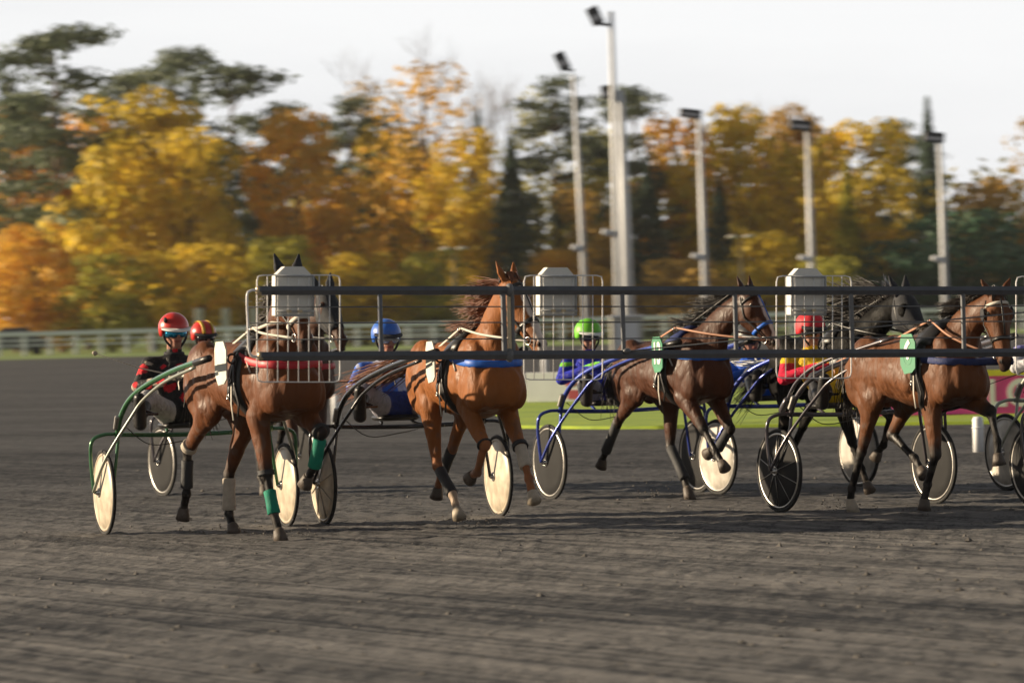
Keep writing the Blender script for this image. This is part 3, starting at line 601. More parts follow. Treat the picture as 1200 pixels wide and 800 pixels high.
def cage(x0, x1, yt, yb_, bx0, bx1, btop, bsh, bbot, tx0, tx1):
    dy = .09; q = MB(); r_ = 7
    pts = [gl(x, y, dy) for x, y in ((x0 + r_, yt), ((x0 + x1) / 2, yt), (x1 - r_, yt), (x1 - 1.5, yt + 1.5), (x1, yt + r_), (x1, (yt + yb_) / 2), (x1, yb_ - r_), (x1 - 1.5, yb_ - 1.5), (x1 - r_, yb_), ((x0 + x1) / 2, yb_), (x0 + r_, yb_), (x0 + 1.5, yb_ - 1.5), (x0, yb_ - r_), (x0, (yt + yb_) / 2), (x0, yt + r_), (x0 + 1.5, yt + 1.5))]
    q.tube(pts, .0050, 6, closed=True)
    for k in range(1, 8):
        x = x0 + (x1 - x0) * k / 8; inb = bx0 < x < bx1
        q.tube([gl(x, yt, dy), gl(x, yb_, dy)], .0037, 6)
    cg = q.build('cage', M['cage'], gate)
    A_ = [gl(bx0, bsh, dy + .10), gl(tx0, btop, dy + .10), gl(tx1, btop, dy + .10), gl(bx1, bsh, dy + .10), gl(bx1, bbot, dy + .10), gl(bx0, bbot, dy + .10)]
    q = MB(); q.loft([[p - Vector((0, .085, 0)) for p in A_], [p - Vector((0, .005, 0)) for p in A_]]); bx = q.build('number_box', M['box_face'], cg, smooth=False)
    q = MB(); y_ = dy - .004
    q.tube([gl(bx0, bsh, y_), gl(bx1, bsh, y_)], .008, 6); q.tube([gl(bx0, bbot, y_), gl(bx1, bbot, y_)], .008, 6); q.tube([gl(bx0, bsh, y_), gl(bx0, bbot + 2, y_)], .007, 6); q.tube([gl(bx1, bsh, y_), gl(bx1, bbot + 1, y_)], .009, 6)
    q.tube([gl(bx0, bbot - 5, y_ - .01), gl(bx1 + 1, bbot - 5, y_ - .01)], .009, 6); q.build('box_frame', M['box_edge'], cg)
    for t in (.33, .62): q = MB(); q.box(gl(bx0 + (bx1 - bx0) * t, bbot - 5, y_ - .022), (.035, .01, .02), bev=.002); q.build('latch', M['brass'], cg, smooth=False)
cage(305.5, 403, 322, 447.5, 327.6, 371.4, 311.9, 323, 369.5, 339, 361)
cage(619.3, 711.5, 322.4, 444.8, 638.5, 680, 313, 323.5, 368.8, 648, 671)
cage(915.8, 1003.6, 323, 443, 933.4, 973, 314, 324, 368.4, 942.6, 963.4)
cage(1197.3, 1280, 323.5, 440, 1215, 1253, 315, 325, 368, 1224, 1244)

# ------------------------------------------------------------------ horses
TX = [-.86, -.82, -.74, -.60, -.42, -.22, 0, .22, .42, .58, .72, .82, .87]
TZ = [1.19, 1.17, 1.155, 1.18, 1.21, 1.215, 1.20, 1.20, 1.225, 1.235, 1.19, 1.15, 1.14]
TH = [.03, .12, .215, .265, .27, .26, .287, .32, .35, .325, .25, .16, .05]
TW = [.03, .10, .19, .25, .275, .275, .285, .285, .26, .235, .205, .14, .04]
def torso(x): return np.interp(x, TX, TZ), np.interp(x, TX, TH), np.interp(x, TX, TW)
def torso_ring(x, off=0, n=28):
    z, h, w = torso(x)
    return [Vector((x, (w + off) * math.copysign(abs(math.cos(t)) ** .92, math.cos(t)) * (1 - .07 * math.sin(t)), z + (h + off) * math.sin(t))) for t in [2 * math.pi * j / n for j in range(n)]]
def seglen(P): return [0] + list(np.cumsum([(P[i + 1] - P[i]).length for i in range(len(P) - 1)]))
HT = [-.07, -.03, .03, .10, .19, .28, .37, .46, .54, .60, .635]
HD = [.03, .075, .11, .135, .148, .128, .096, .076, .068, .055, .02]
HW = [.03, .065, .083, .098, .104, .084, .066, .056, .056, .046, .02]
HF = [.05, .085, .105, .112, .104, .094, .083, .073, .064, .048, .02]
HULL = {}
def horse(o, group='harness horses in the race'):
    a = R_(o['ang']); h = Vector((math.sin(a), -math.cos(a), 0)); e = empty('horse', o['loc'], a - math.pi / 2); S = o.get('s', 1); e.scale = (S,) * 3
    tag(e, o['label'], 'horse', group)
    mb = MB(); mb.loft([torso_ring(x) for x in TX]); caps = []
    def rc(A, B, ra, rb, wy=1.0, side=None): mb.rcone(A, B, ra, rb, wy, side=side, n=16)
    V = Vector
    # neck
    P = V(o['poll']); N0 = V((.50, 0, 1.28)); mid = N0.lerp(P, .5) + V((.05, 0, -.03)) + V((-.10, 0, .07)) * o.get('arch', .6)
    nk = bez([N0, N0.lerp(mid, .5) + V((.02, 0, 0)), mid, P - (P - mid) * .18 + V((0, 0, -.02))], 4); K = len(nk)
    for i in range(K - 1):
        t0, t1 = i / (K - 1), (i + 1) / (K - 1); r = lambda t: np.interp(t, [0, .3, .6, .85, 1], [.30, .225, .165, .135, .12])
        w = lambda t: np.interp(t, [0, .3, 1], [.64, .58, .70])
        rc(nk[i], nk[i + 1], r(t0), r(t1), w(t0))
    mb.ell((.42, 0, 1.50), (.22, .07, .095))
    # head
    U = V(o['muz']) - P; HLs = U.length / .62; U.normalize(); yaw = o.get('yaw', 0); sd = V((-math.sin(yaw), math.cos(yaw), o.get('tilt', 0))); sd = (sd - U * sd.dot(U)).normalized(); nn = U.cross(sd).normalized()
    def hp(t, s=0, n=0): return P + U * (t * HLs) + sd * s + nn * n
    def hring(t, off=0, n=24, f0=0, f1=2 * math.pi, closed=True):
        d, w, fr = np.interp(t, HT, HD), np.interp(t, HT, HW), np.interp(t, HT, HF)
        return [hp(t, (w + off) * math.copysign(abs(math.cos(q)) ** .8, math.cos(q)), fr - d + (d + off) * math.sin(q)) for q in [f0 + (f1 - f0) * j / (n if closed else n - 1) for j in range(n)]]
    mb.loft([hring(t) for t in HT])
    for s in (-1, 1):
        mb.ell(hp(.155, s * .07, .0), (.07, .045, .085)); mb.ell(hp(.13, s * .082, .06), (.035, .024, .028)); mb.ell(hp(.555, s * .038, .035), (.03, .022, .03))
        eb = hp(-.045, s * .058, .035); ed = (-U * .85 + nn * .25 + sd * s * o.get('earw', .22)).normalized()
        rc(eb, eb + ed * .06, .032, .037, .62, side=nn); rc(eb + ed * .06, eb + ed * .11, .037, .023, .55, side=nn); rc(eb + ed * .11, eb + ed * .16, .023, .007, .6, side=nn)
    mb.ell(hp(.60, 0, -.045), (.04, .035, .035))
    # muscle
    for s in (-1, 1):
        mb.rcone((.62, s * .15, 1.38), (.66, s * .16, 1.08), .12, .15, .62); mb.ell((.765, s * .09, 1.12), (.10, .095, .16)); mb.rcone((.48, s * .22, 1.20), (.50, s * .20, 1.02), .07, .06, .6); mb.rcone((-.05, s * .235, 1.18), (.25, s * .24, 1.12), .10, .10, .6); mb.ell((-.60, s * .125, 1.15), (.19, .12, .27)); mb.ell((-.34, s * .15, 1.29), (.20, .11, .16))
        mb.ell((-.28, s * .19, 1.07), (.13, .06, .17))
    mb.rcone((-.78, 0, 1.34), (-.88, 0, 1.30), .05, .035)
    # legs
    pol = {}; hoofs = []
    for kk in ('rf', 'lf', 'rh', 'lh'):
        s = -1 if kk[0] == 'r' else 1; J = o[kk]; yy = [.165, .15, .14, .135, .13] if kk[1] == 'f' else [.17, .15, .14, .135, .13]
        spl = o.get('spl', {}).get(kk, [0] * 5)
        q = [V((J[i][0], s * yy[i] + spl[i], J[i][1])) for i in range(4)]
        E_, K_, F_, C_ = q; pd = (C_ - F_).normalized()
        if kk[1] == 'f':
            rc(V((.60, s * .16, 1.16)), E_, .15, .115, .66); m1 = E_.lerp(K_, .38); rc(E_, m1, .112, .084, .78); rc(m1, K_, .084, .052, .85)
            mb.ell(K_, (.052, .050, .060)); rc(K_, F_, .041, .034, .85); rc(K_ - V((.012, 0, 0)), F_ - V((.014, 0, 0)), .030, .028, .7)
        else:
            rc(V((-.46, s * .15, 1.28)), E_, .22, .145, .60); rc(V((-.62, s * .13, 1.18)), E_.lerp(K_, .35), .15, .085, .68); m1 = E_.lerp(K_, .5); rc(E_, m1, .135, .080, .72); rc(m1, K_, .080, .050, .75)
            bk = (E_ - K_).normalized(); pk = V((-1, 0, .4)); mb.ell(K_, (.052, .045, .062)); rc(K_, K_ + (bk * .05 + V((-.045, 0, .02))), .040, .026, .7); rc(m1, K_ + (bk * .06 + V((-.04, 0, .02))), .035, .02, .6); rc(K_, F_, .043, .035, .85)
        mb.ell(F_, (.043, .041, .045)); rc(F_, C_, .036, .036, .9)
        pol[kk] = q; hoofs.append((kk, C_, pd))
    me = remesh(mb, o.get('vox', .0125), 4, .5); C = coords(me); n_ = len(C)
    nr = np.zeros(n_ * 3, np.float32); me.vertices.foreach_get('normal', nr); nr = nr.reshape(-1, 3)
    dz = np.array([mnoise.noise(Vector((c[0] * 7 + o['seed'], c[1] * 7, c[2] * 4))) * .010 + (1 - abs(mnoise.noise(Vector((c[0] * 9 + 5, c[1] * 9, c[2] * 5 + o['seed']))))) ** 6 * -.006 for c in C])
    rib = np.sin(C[:, 0] * 82 + C[:, 2] * 9) * .0022 * sm(C[:, 0], -.36, -.2) * sm(-C[:, 0], -.30, -.15) * sm(C[:, 2], .92, 1.0) * sm(-C[:, 2], -1.42, -1.3)
    bodyw = np.clip((C[:, 2] - .35) / .4, .15, 1) * (1 - .75 * (C[:, 2] > 1.62))
    C = C + nr * (dz * bodyw + rib)[:, None]; me.vertices.foreach_set('co', C.astype(np.float32).ravel()); me.update()
    rngn = np.random.default_rng(5)
    base = np.array(o['coat']); pts = np.array(o.get('points', (.012, .010, .009))); cc = np.tile(base, (n_, 1))
    cc = cc * (1 - .30 * sm(C[:, 2], 1.30, 1.58)[:, None] * o.get('dorsal', .6))
    for kk, q in pol.items():
        Q = [np.array(p) for p in q]; Q.append(Q[-1] + (Q[-1] - Q[-2]) * .3); best = np.full(n_, 9.); arc = np.zeros(n_); L = seglen([V(p) for p in Q])
        for i in range(len(Q) - 1):
            ab = Q[i + 1] - Q[i]; t = np.clip(((C - Q[i]) @ ab) / (ab @ ab), 0, 1); d = np.linalg.norm(C - (Q[i] + t[:, None] * ab), axis=1)
            mk = d < best; best[mk] = d[mk]; arc[mk] = L[i] + t[mk] * (L[i + 1] - L[i])
        w = sm(arc, L[1] * o.get('pstart', .62), L[1] * 1.08) * (best < .10); cc = cc * (1 - w[:, None]) + pts * w[:, None]
        wm = o.get('socks', {}).get(kk, 0)
        if wm: w = sm(arc, L[2] - .08, L[2] - .02) * (best < .09) * wm; cc = cc * (1 - w[:, None]) + np.array((.5, .4, .3)) * w[:, None]
    D = C - np.array(P); th = D @ np.array(U) / HLs; ss = D @ np.array(sd); nv = D @ np.array(nn); nearh = (np.abs(ss) < .2) & (np.abs(nv) < .25) & (th > -.02) & (th < .7)
    w = sm(th, .46, .62) * nearh * o.get('dark_muz', .85); cc = cc * (1 - w[:, None]) + np.array((.02, .016, .015)) * w[:, None]
    fr = np.interp(th, HT, HF)
    if o.get('blaze'):
        wd = np.interp(th, [.02, .1, .2, .4, .6], np.array([.0, .6, 1, .8, 1.1]) * o['blaze']); jit = np.sin(C[:, 2] * 60) * .004
        w = sm(wd + jit - np.abs(ss), -.004, .004) * (nv > fr - .05) * nearh * (th < o.get('blaze_end', .62)); cc = cc * (1 - w[:, None]) + np.array((.72, .62, .55)) * w[:, None]
    for s in (-1, 1):
        d = np.linalg.norm(D - (np.array(U) * (.57 * HLs) + np.array(sd) * s * .052 + np.array(nn) * .045), axis=1); w = sm(.030 - d, 0, .012); cc = cc * (1 - w[:, None]) + np.array((.008, .006, .006)) * w[:, None]
    w = sm(th, -.05, -.14) * 0
    ear = (th < -.07) & (np.abs(ss) < .16) & (nv > -.02) & (nv < .2)
    if o.get('dark_ears'): cc[ear] = cc[ear] * .25
    dst = np.array([mnoise.noise(Vector((c[0] * 14, c[1] * 14, c[2] * 14 + o['seed']))) for c in C]); w = sm(dst + .30 - C[:, 2] * .7, .0, .25) * .35 * (C[:, 2] < .9); cc = cc * (1 - w[:, None]) + np.array((.115, .10, .088)) * w[:, None]
    setcol(me, cc); body = link('body', me, M['coat_black' if o['key'] == 'H3b' else 'coat'], e)
    bvh = BVHTree.FromPolygons([v_.co for v_ in me.vertices], [p_.vertices for p_ in me.polygons])
    # hooves
    for kk, C_, pd in hoofs:
        q = MB(); ax = (pd + V((.25, 0, -.25)) * (.6 if C_.z > .2 else 1)).normalized(); st = C_.z < .14
        if st: ax = V((.5, 0, -1)).normalized()
        f_ = V((0, 1, 0)); g_ = ax.cross(f_); L_ = (C_.z - .004) / max(.3, -ax.z) if st else .085; rg = []
        for t, r in ((-.15, .036), (0, .043), (.5, .052), (1, .060)):
            rg.append([C_ + ax * (L_ * t) + f_ * (math.cos(j / 20 * 6.283) * r * .95) + (V((1, 0, 0)) if st and t == 1 else g_ * -1 if g_.x < 0 else g_) * (math.sin(j / 20 * 6.283) * r * (1.1 if math.sin(j / 20 * 6.283) > 0 else .85)) for j in range(20)])
        q.loft(rg); q.build('hoof', M['hoof_pale'] if o.get('pale_hoof', {}).get(kk) else M['hoof'], e)
    for s in (-1, 1): q = MB(); q.ell(hp(.135, s * .099, .058), (.021, .012, .019)); q.build('eye', M['eye'], e)
    # hair
    hm = mat('hair', o['hair'], .45, c2=tuple(x * .4 for x in o['hair']), scale=9)
    rg_ = random.Random(o['seed']); q = MB(); L0 = o.get('mane', .2)
    CL = [(rg_.uniform(.22, 1), rg_.choice((-1, -1, 1)), rg_.uniform(-.2, .2), rg_.uniform(.2, .7), rg_.uniform(-.7, -.1), rg_.uniform(.5, 1.1)) for _ in range(75)]
    for i in range(1100):
        cl_ = CL[i % 75]; t = min(1, max(.2, cl_[0] + rg_.gauss(0, .018))); k = t * (K - 1); i0 = min(K - 2, int(k)); c = nk[i0].lerp(nk[i0 + 1], k - i0); tg = (nk[i0 + 1] - nk[i0]).normalized(); nb = V((-tg.z, 0, tg.x)); r = np.interp(t, [0, .3, .6, .85, 1], [.30, .225, .165, .135, .12])
        hit = bvh.ray_cast(c + nb * .5, -nb)[0]; p = (hit if hit else c + nb * r) - nb * .012; p = p + V((0, rg_.uniform(-.015, .015), 0)); L1 = L0 * cl_[5] * rg_.uniform(.7, 1.1); s = cl_[1]
        fl = V(o.get('flow', (-.7, 0, .1))); d1 = (nb * .8 + fl * .6 + V((0, s * .25, 0))).normalized(); d2 = (fl + V((cl_[2] + rg_.gauss(0, .08), s * (cl_[3] + rg_.gauss(0, .1)), cl_[4] + rg_.gauss(0, .1)))).normalized()
        pp = [p, p + d1 * L1 * .35, p + d1 * L1 * .5 + d2 * L1 * .45, p + d1 * L1 * .55 + d2 * L1 * .95]; q.tube(bez(pp, 2), [z_ * o.get('mr', 1) for z_ in (.0045, .0045, .0042, .004, .003, .002, .0008)], 3)
    q.build('mane', hm, e)
    q = MB()
    for i in range(70):
        p = hp(-.05, rg_.uniform(-.04, .04), .05); d1 = (nn * .7 - U * .4 + sd * rg_.uniform(-.5, .5)).normalized(); L1 = rg_.uniform(.07, .17)
        q.tube([p, p + d1 * L1 * .3, p + d1 * L1 * .35 + (U + V((0, 0, -.1)) + sd * rg_.uniform(-.4, .4)) * L1 * .8], [.007, .006, .001], 4)
    if not o.get('hood'): q.build('forelock', hm, e)
    q = MB(); TE = [V(p) for p in o['tail']]; base_ = V((-.85, 0, 1.30))
    for i in range(190):
        j = V((rg_.gauss(0, 1), rg_.gauss(0, 1), rg_.gauss(0, 1))); cut = rg_.uniform(.65, 1.0); pp = [base_ + j * .018]
        for k, p in enumerate(TE): pp.append(base_.lerp(p, cut) if k == len(TE) - 1 and False else p + j * (.028 + .022 * k) + V((rg_.gauss(0, .015), rg_.gauss(0, .015), rg_.gauss(0, .015))))
        bb_ = bez(pp, 3); bb_ = bb_[:max(4, int(len(bb_) * cut))]; q.tube(bb_, [.010 * (1 - .85 * (k / (len(bb_) - 1))) for k in range(len(bb_))], 4)
    q.build('tail', hm, e)
    # tack: girth, pad, collar
    x0 = o.get('girth', .27); q = MB(); nr = 36; ring = []
    def hullring(x, off):
        z, hh_, ww_ = torso(x); out = []
        for j in range(nr):
            t = 2 * math.pi * j / nr; d = V((0, math.cos(t), math.sin(t))); c = V((x, 0, z)); hit = bvh.ray_cast(c + d * .9, -d)[0]
            rr = min((hit - c).length if hit else hh_, max(hh_, ww_) * 1.18); out.append(c + d * (rr + off))
        return out
    rs = [hullring(x0 + dx, .004) for dx in (-.04, -.02, .02, .04)]; ro = [hullring(x0 + dx, of) for dx, of in ((-.045, .004), (-.04, .018), (0, .022), (.04, .018), (.045, .004))]
    q.loft(ro, 0, False); q.build('girth', M['leather'], e)
    z, hh_, ww_ = torso(x0); q = MB(); pr = []
    for dx, of in ((-.12, .004), (-.11, .026), (0, .034), (.11, .026), (.12, .004)):
        rr = hullring(x0 + dx, of); pr.append(rr[4:15])
    V_ = [p for r in pr for p in r]; nq = len(pr[0]); q.add(V_, [(i * nq + j, i * nq + j + 1, (i + 1) * nq + j + 1, (i + 1) * nq + j) for i in range(4) for j in range(nq - 1)])
    pad = q.build('saddle_pad', M[o.get('pad', 'leather')], e); md = pad.modifiers.new('t', 'SOLIDIFY'); md.thickness = .012; md.offset = -1
    def around(z0, z1, th0=-1.9, th1=1.9, n=30, cx=.30, off=.009):
        out = []; nm = []
        for i in range(n + 1):
            t = th0 + (th1 - th0) * i / n; k = abs(t) / 1.9; zz = z0 + (z1 - z0) * k ** 1.6; d = V((math.cos(t), math.sin(t), 0)); c = V((cx, 0, zz)); hit = bvh.ray_cast(c + d * 1.2, -d)[0]
            out.append((hit if hit else c + d * .3) + d * off); nm.append(d)
        return out, nm
    cp, nm = around(o.get('coll', 1.24), o.get('coll', 1.24) + .10)
    q = MB(); q.tube(cp, 0, 8, flat=(.030, .009), upv=nm); q.build('breast_collar', M[o.get('collar', 'leather')], e)
    for s in (-1, 1):
        q = MB(); dd = []
        for k in range(9):
            t = s * (.95 + k * .065) ; zz = 1.255 + k * .027; d = V((math.cos(t), math.sin(t), 0)); c = V((.30, 0, zz)); hit = bvh.ray_cast(c + d * 1.2, -d)[0]; dd.append((hit if hit else c + d * .25) + d * .008)
        q.tube(dd, .008, 6); q.build('neck_strap', M['white_strap'], e)
        # shaft tug, terret ring, hanging buckle strap
        zt = 1.50; q = MB(); q.torus((x0, s * .13, z + hh_ + .03), (1, .2, 0), .026, .005, 20, 6); q.build('terret_ring', M['metal'], e)
        q = MB(); q.torus((x0, s * (ww_ + .035), 1.36), (1, 0, 0), .034, .009, 20, 6); q.tube([(x0, s * (ww_ + .02), 1.33), (x0 + .01, s * (ww_ + .03), 1.16), (x0 + .05, s * (ww_ + .015), 1.02), (x0 + .03, s * (ww_ + .012), .93)], 0, 6, flat=(.016, .006), upv=(0, 1, 0)); q.build('shaft_tug', M['leather'], e)
        q = MB(); q.tube([(x0 - .03, s * (ww_ + .03), 1.17), (x0 - .02, s * (ww_ + .04), 1.02), (x0 + .0, s * (ww_ + .035), .90)], 0, 6, flat=(.011, .004), upv=(0, 1, 0)); q.build('loose_strap', M['white_strap'] if s < 0 else M['leather'], e)
    q = MB(); bp_ = []; 
    for xx in np.linspace(x0, -.78, 12):
        hit = bvh.ray_cast(V((xx, 0, 2.2)), V((0, 0, -1)))[0]; bp_.append((hit if hit else V((xx, 0, 1.45))) + V((0, 0, .005)))
    q.tube(bp_, 0, 6, flat=(.013, .006), upv=(0, 0, 1)); q.build('back_strap', M['leather'], e)
    for s in (-1, 1):
        q = MB(); hb = []
        for k in range(9):
            t = k / 8; xx = x0 - .02 + .0 * t; d = V((0, s * math.cos(.9 - 1.5 * t), math.sin(.9 - 1.5 * t))); c = V((xx - .06 * t, 0, z)); hit = bvh.ray_cast(c + d * .9, -d)[0]; hb.append((hit if hit else c + d * .3) + d * .022)
        q.tube(hb, 0, 6, flat=(.024, .007), upv=[(p - V((p.x, 0, z))) for p in hb]); q.build('harness_strap', M['leather'], e)
        for k in (2, 5, 7): q = MB(); q.torus(hb[k] + V((0, s * .006, 0)), (0, 1, 0), .016, .004, 14, 6); q.build('buckle', M['metal'], e)
    # bridle
    bm_ = M[o.get('bridle', 'leather')]
    def strap(t, off=.006, wd=.014, name='noseband', mt=None, f0=0, f1=2 * math.pi, closed=True):
        q = MB(); r1 = [hring(t + dt, of, 26, f0, f1, closed) for dt, of in ((-wd, .0), (-wd, off), (wd, off), (wd, .0))]
        if closed: q.loft([r for r in r1], 0, False, True) if False else q.loft(r1, 0, False)
        else:
            n2 = len(r1[0]); q.add([p for r in r1 for p in r], [(i * n2 + j, i * n2 + j + 1, (i + 1) * n2 + j + 1, (i + 1) * n2 + j) for i in range(3) for j in range(n2 - 1)])
        return q.build(name, mt or bm_, e)
    strap(.36, .009, .016, 'noseband', M[o.get('nose', 'leather')])
    strap(.055, .009, .013, 'browband', M[o.get('brow', 'leather')], -.3, math.pi + .3, False)
    def side(t, off=.008, f=0.0, s=1):
        d, w, fr_ = np.interp(t, HT, HD), np.interp(t, HT, HW), np.interp(t, HT, HF); f = f if s > 0 else math.pi - f
        return hp(t, (w + off) * math.cos(f), fr_ - d + (d + off) * math.sin(f))
    for s in (-1, 1):
        q = MB(); q.tube([side(.0, .01, -.1, s), side(.08, .012, -.1, s), side(.2, .010, -.15, s), side(.36, .012, -.1, s), side(.47, .010, -.15, s)], 0, 6, flat=(.009, .004), upv=sd * s); q.build('cheek_strap', bm_, e)
        q = MB(); q.torus(side(.49, .014, -.2, s), sd, .030, .005, 20, 6); q.build('bit_ring', M['metal'], e)
        if o.get('blink'): q = MB(); c = side(.12, .026, .05, s); q.ell(c, (.055, .012, .05), Matrix((U, sd, nn)).transposed()); q.build('blinker', M['black_cloth'], e)
    q = MB(); q.tube([hp(.02, 0, .118), hp(.12, 0, .122), hp(.22, 0, .112), hp(.34, 0, .10)], 0, 6, flat=(.008, .004), upv=nn)
    if o.get('facestrap', True): q.build('face_strap', M[o.get('face', 'leather')], e)
    q = MB(); hit = bvh.ray_cast(nk[K - 3] + V((0, 0, .0)), V((0, 0, 1)))[0]
    q.tube([hp(-.02, 0, .10), hp(-.09, 0, .0) + V((0, 0, .04)), V((.42, 0, 1.64)), V((x0, 0, z + hh_ + .05))], .006, 6); q.build('check_rein', bm_, e)
    if o.get('chain'): q = MB(); q.tube([side(.3, .02, -.5, -1), V((.75, -.2, 1.62)), V((.45, -.16, 1.58)), V((x0, -.13, z + hh_ + .04))], .013, 6); q.build('white_side_rein', M['white_strap'], e)
    if o.get('hood') or o.get('earcov'):
        if o.get('hood'):
            q = MB(); q.loft([hring(t, .010) for t in (-.07, -.03, .03, .10, .19, .28, .37, .42)]); q.build('hood', M['black_cloth'], e)
        for s in (-1, 1):
            q = MB(); eb = hp(-.045, s * .058, .035); ed = (-U * .85 + nn * .25 + sd * s * .22).normalized()
            q.rcone(eb, eb + ed * .07, .042, .046, .66, side=nn); q.rcone(eb + ed * .07, eb + ed * .175, .046, .011, .62, side=nn); link('ear_cover', remesh(q, .007, 2), M['black_cloth'], e)
    # bandages and boots
    for kk, (i, t0, t1, mk, ex) in [(b_[0], b_[1:]) for b_ in o.get('bands', [])]:
        A, B = pol[kk][i], pol[kk][i + 1]; p0 = A.lerp(B, t0); p1 = A.lerp(B, t1); q = MB(); r0 = ex; d = (p1 - p0)
        q.tube([p0 - d * .03, p0, p0.lerp(p1, .33), p0.lerp(p1, .66), p1, p1 + d * .03], [r0 * .85, r0 * 1.02, r0 * .96, r0, r0 * 1.06, r0 * .9], 16)
        q.build('leg_bandage' if 'band' in mk and mk != 'dark_band' else 'leg_boot', M[mk], e)
    # number cloth
    if o.get('plate'):
        pm_, tx, xx, zz, tl = o['plate']; q = MB(); w_, h_ = .095, .155; R3 = Matrix.Rotation(tl, 3, 'Z')
        y_ = -(np.interp(xx, TX, TW) + .065); c = V((xx, y_, zz)); oc = [(-w_ * .75, h_), (w_ * .55, h_ * 1.05), (w_, h_ * .6), (w_ * .95, -h_ * .75), (w_ * .5, -h_), (-w_ * .5, -h_ * 1.1), (-w_, -h_ * .6), (-w_, h_ * .6)]
        q.loft([[c + R3 @ V((x, yy_, z_ - .03 * x)) for x, z_ in oc] for yy_ in (-.006, .006)]); pl = q.build('number_plate', M[pm_], e, smooth=False)
        if tx: text(tx, .27, M['white_print'], pl, c + R3 @ V((0, -.009, -.0)), (R_(90), 0, tl), 'number', .008, .001, .8 if len(tx) == 1 else .55)
    HULL[o['key']] = dict(e=e, S=S, bitR=side(.49, .02, -.2, -1), bitL=side(.49, .02, -.2, 1), terR=V((x0, -.13, z + hh_ + .045)), terL=V((x0, .13, z + hh_ + .045)))
    return e
def w2l(e, p):
    Mx = Matrix.LocRotScale(e.location, e.rotation_euler, e.scale); return Mx.inverted() @ Vector(p)
def l2w(e, p): return Matrix.LocRotScale(e.location, e.rotation_euler, e.scale) @ Vector(p)

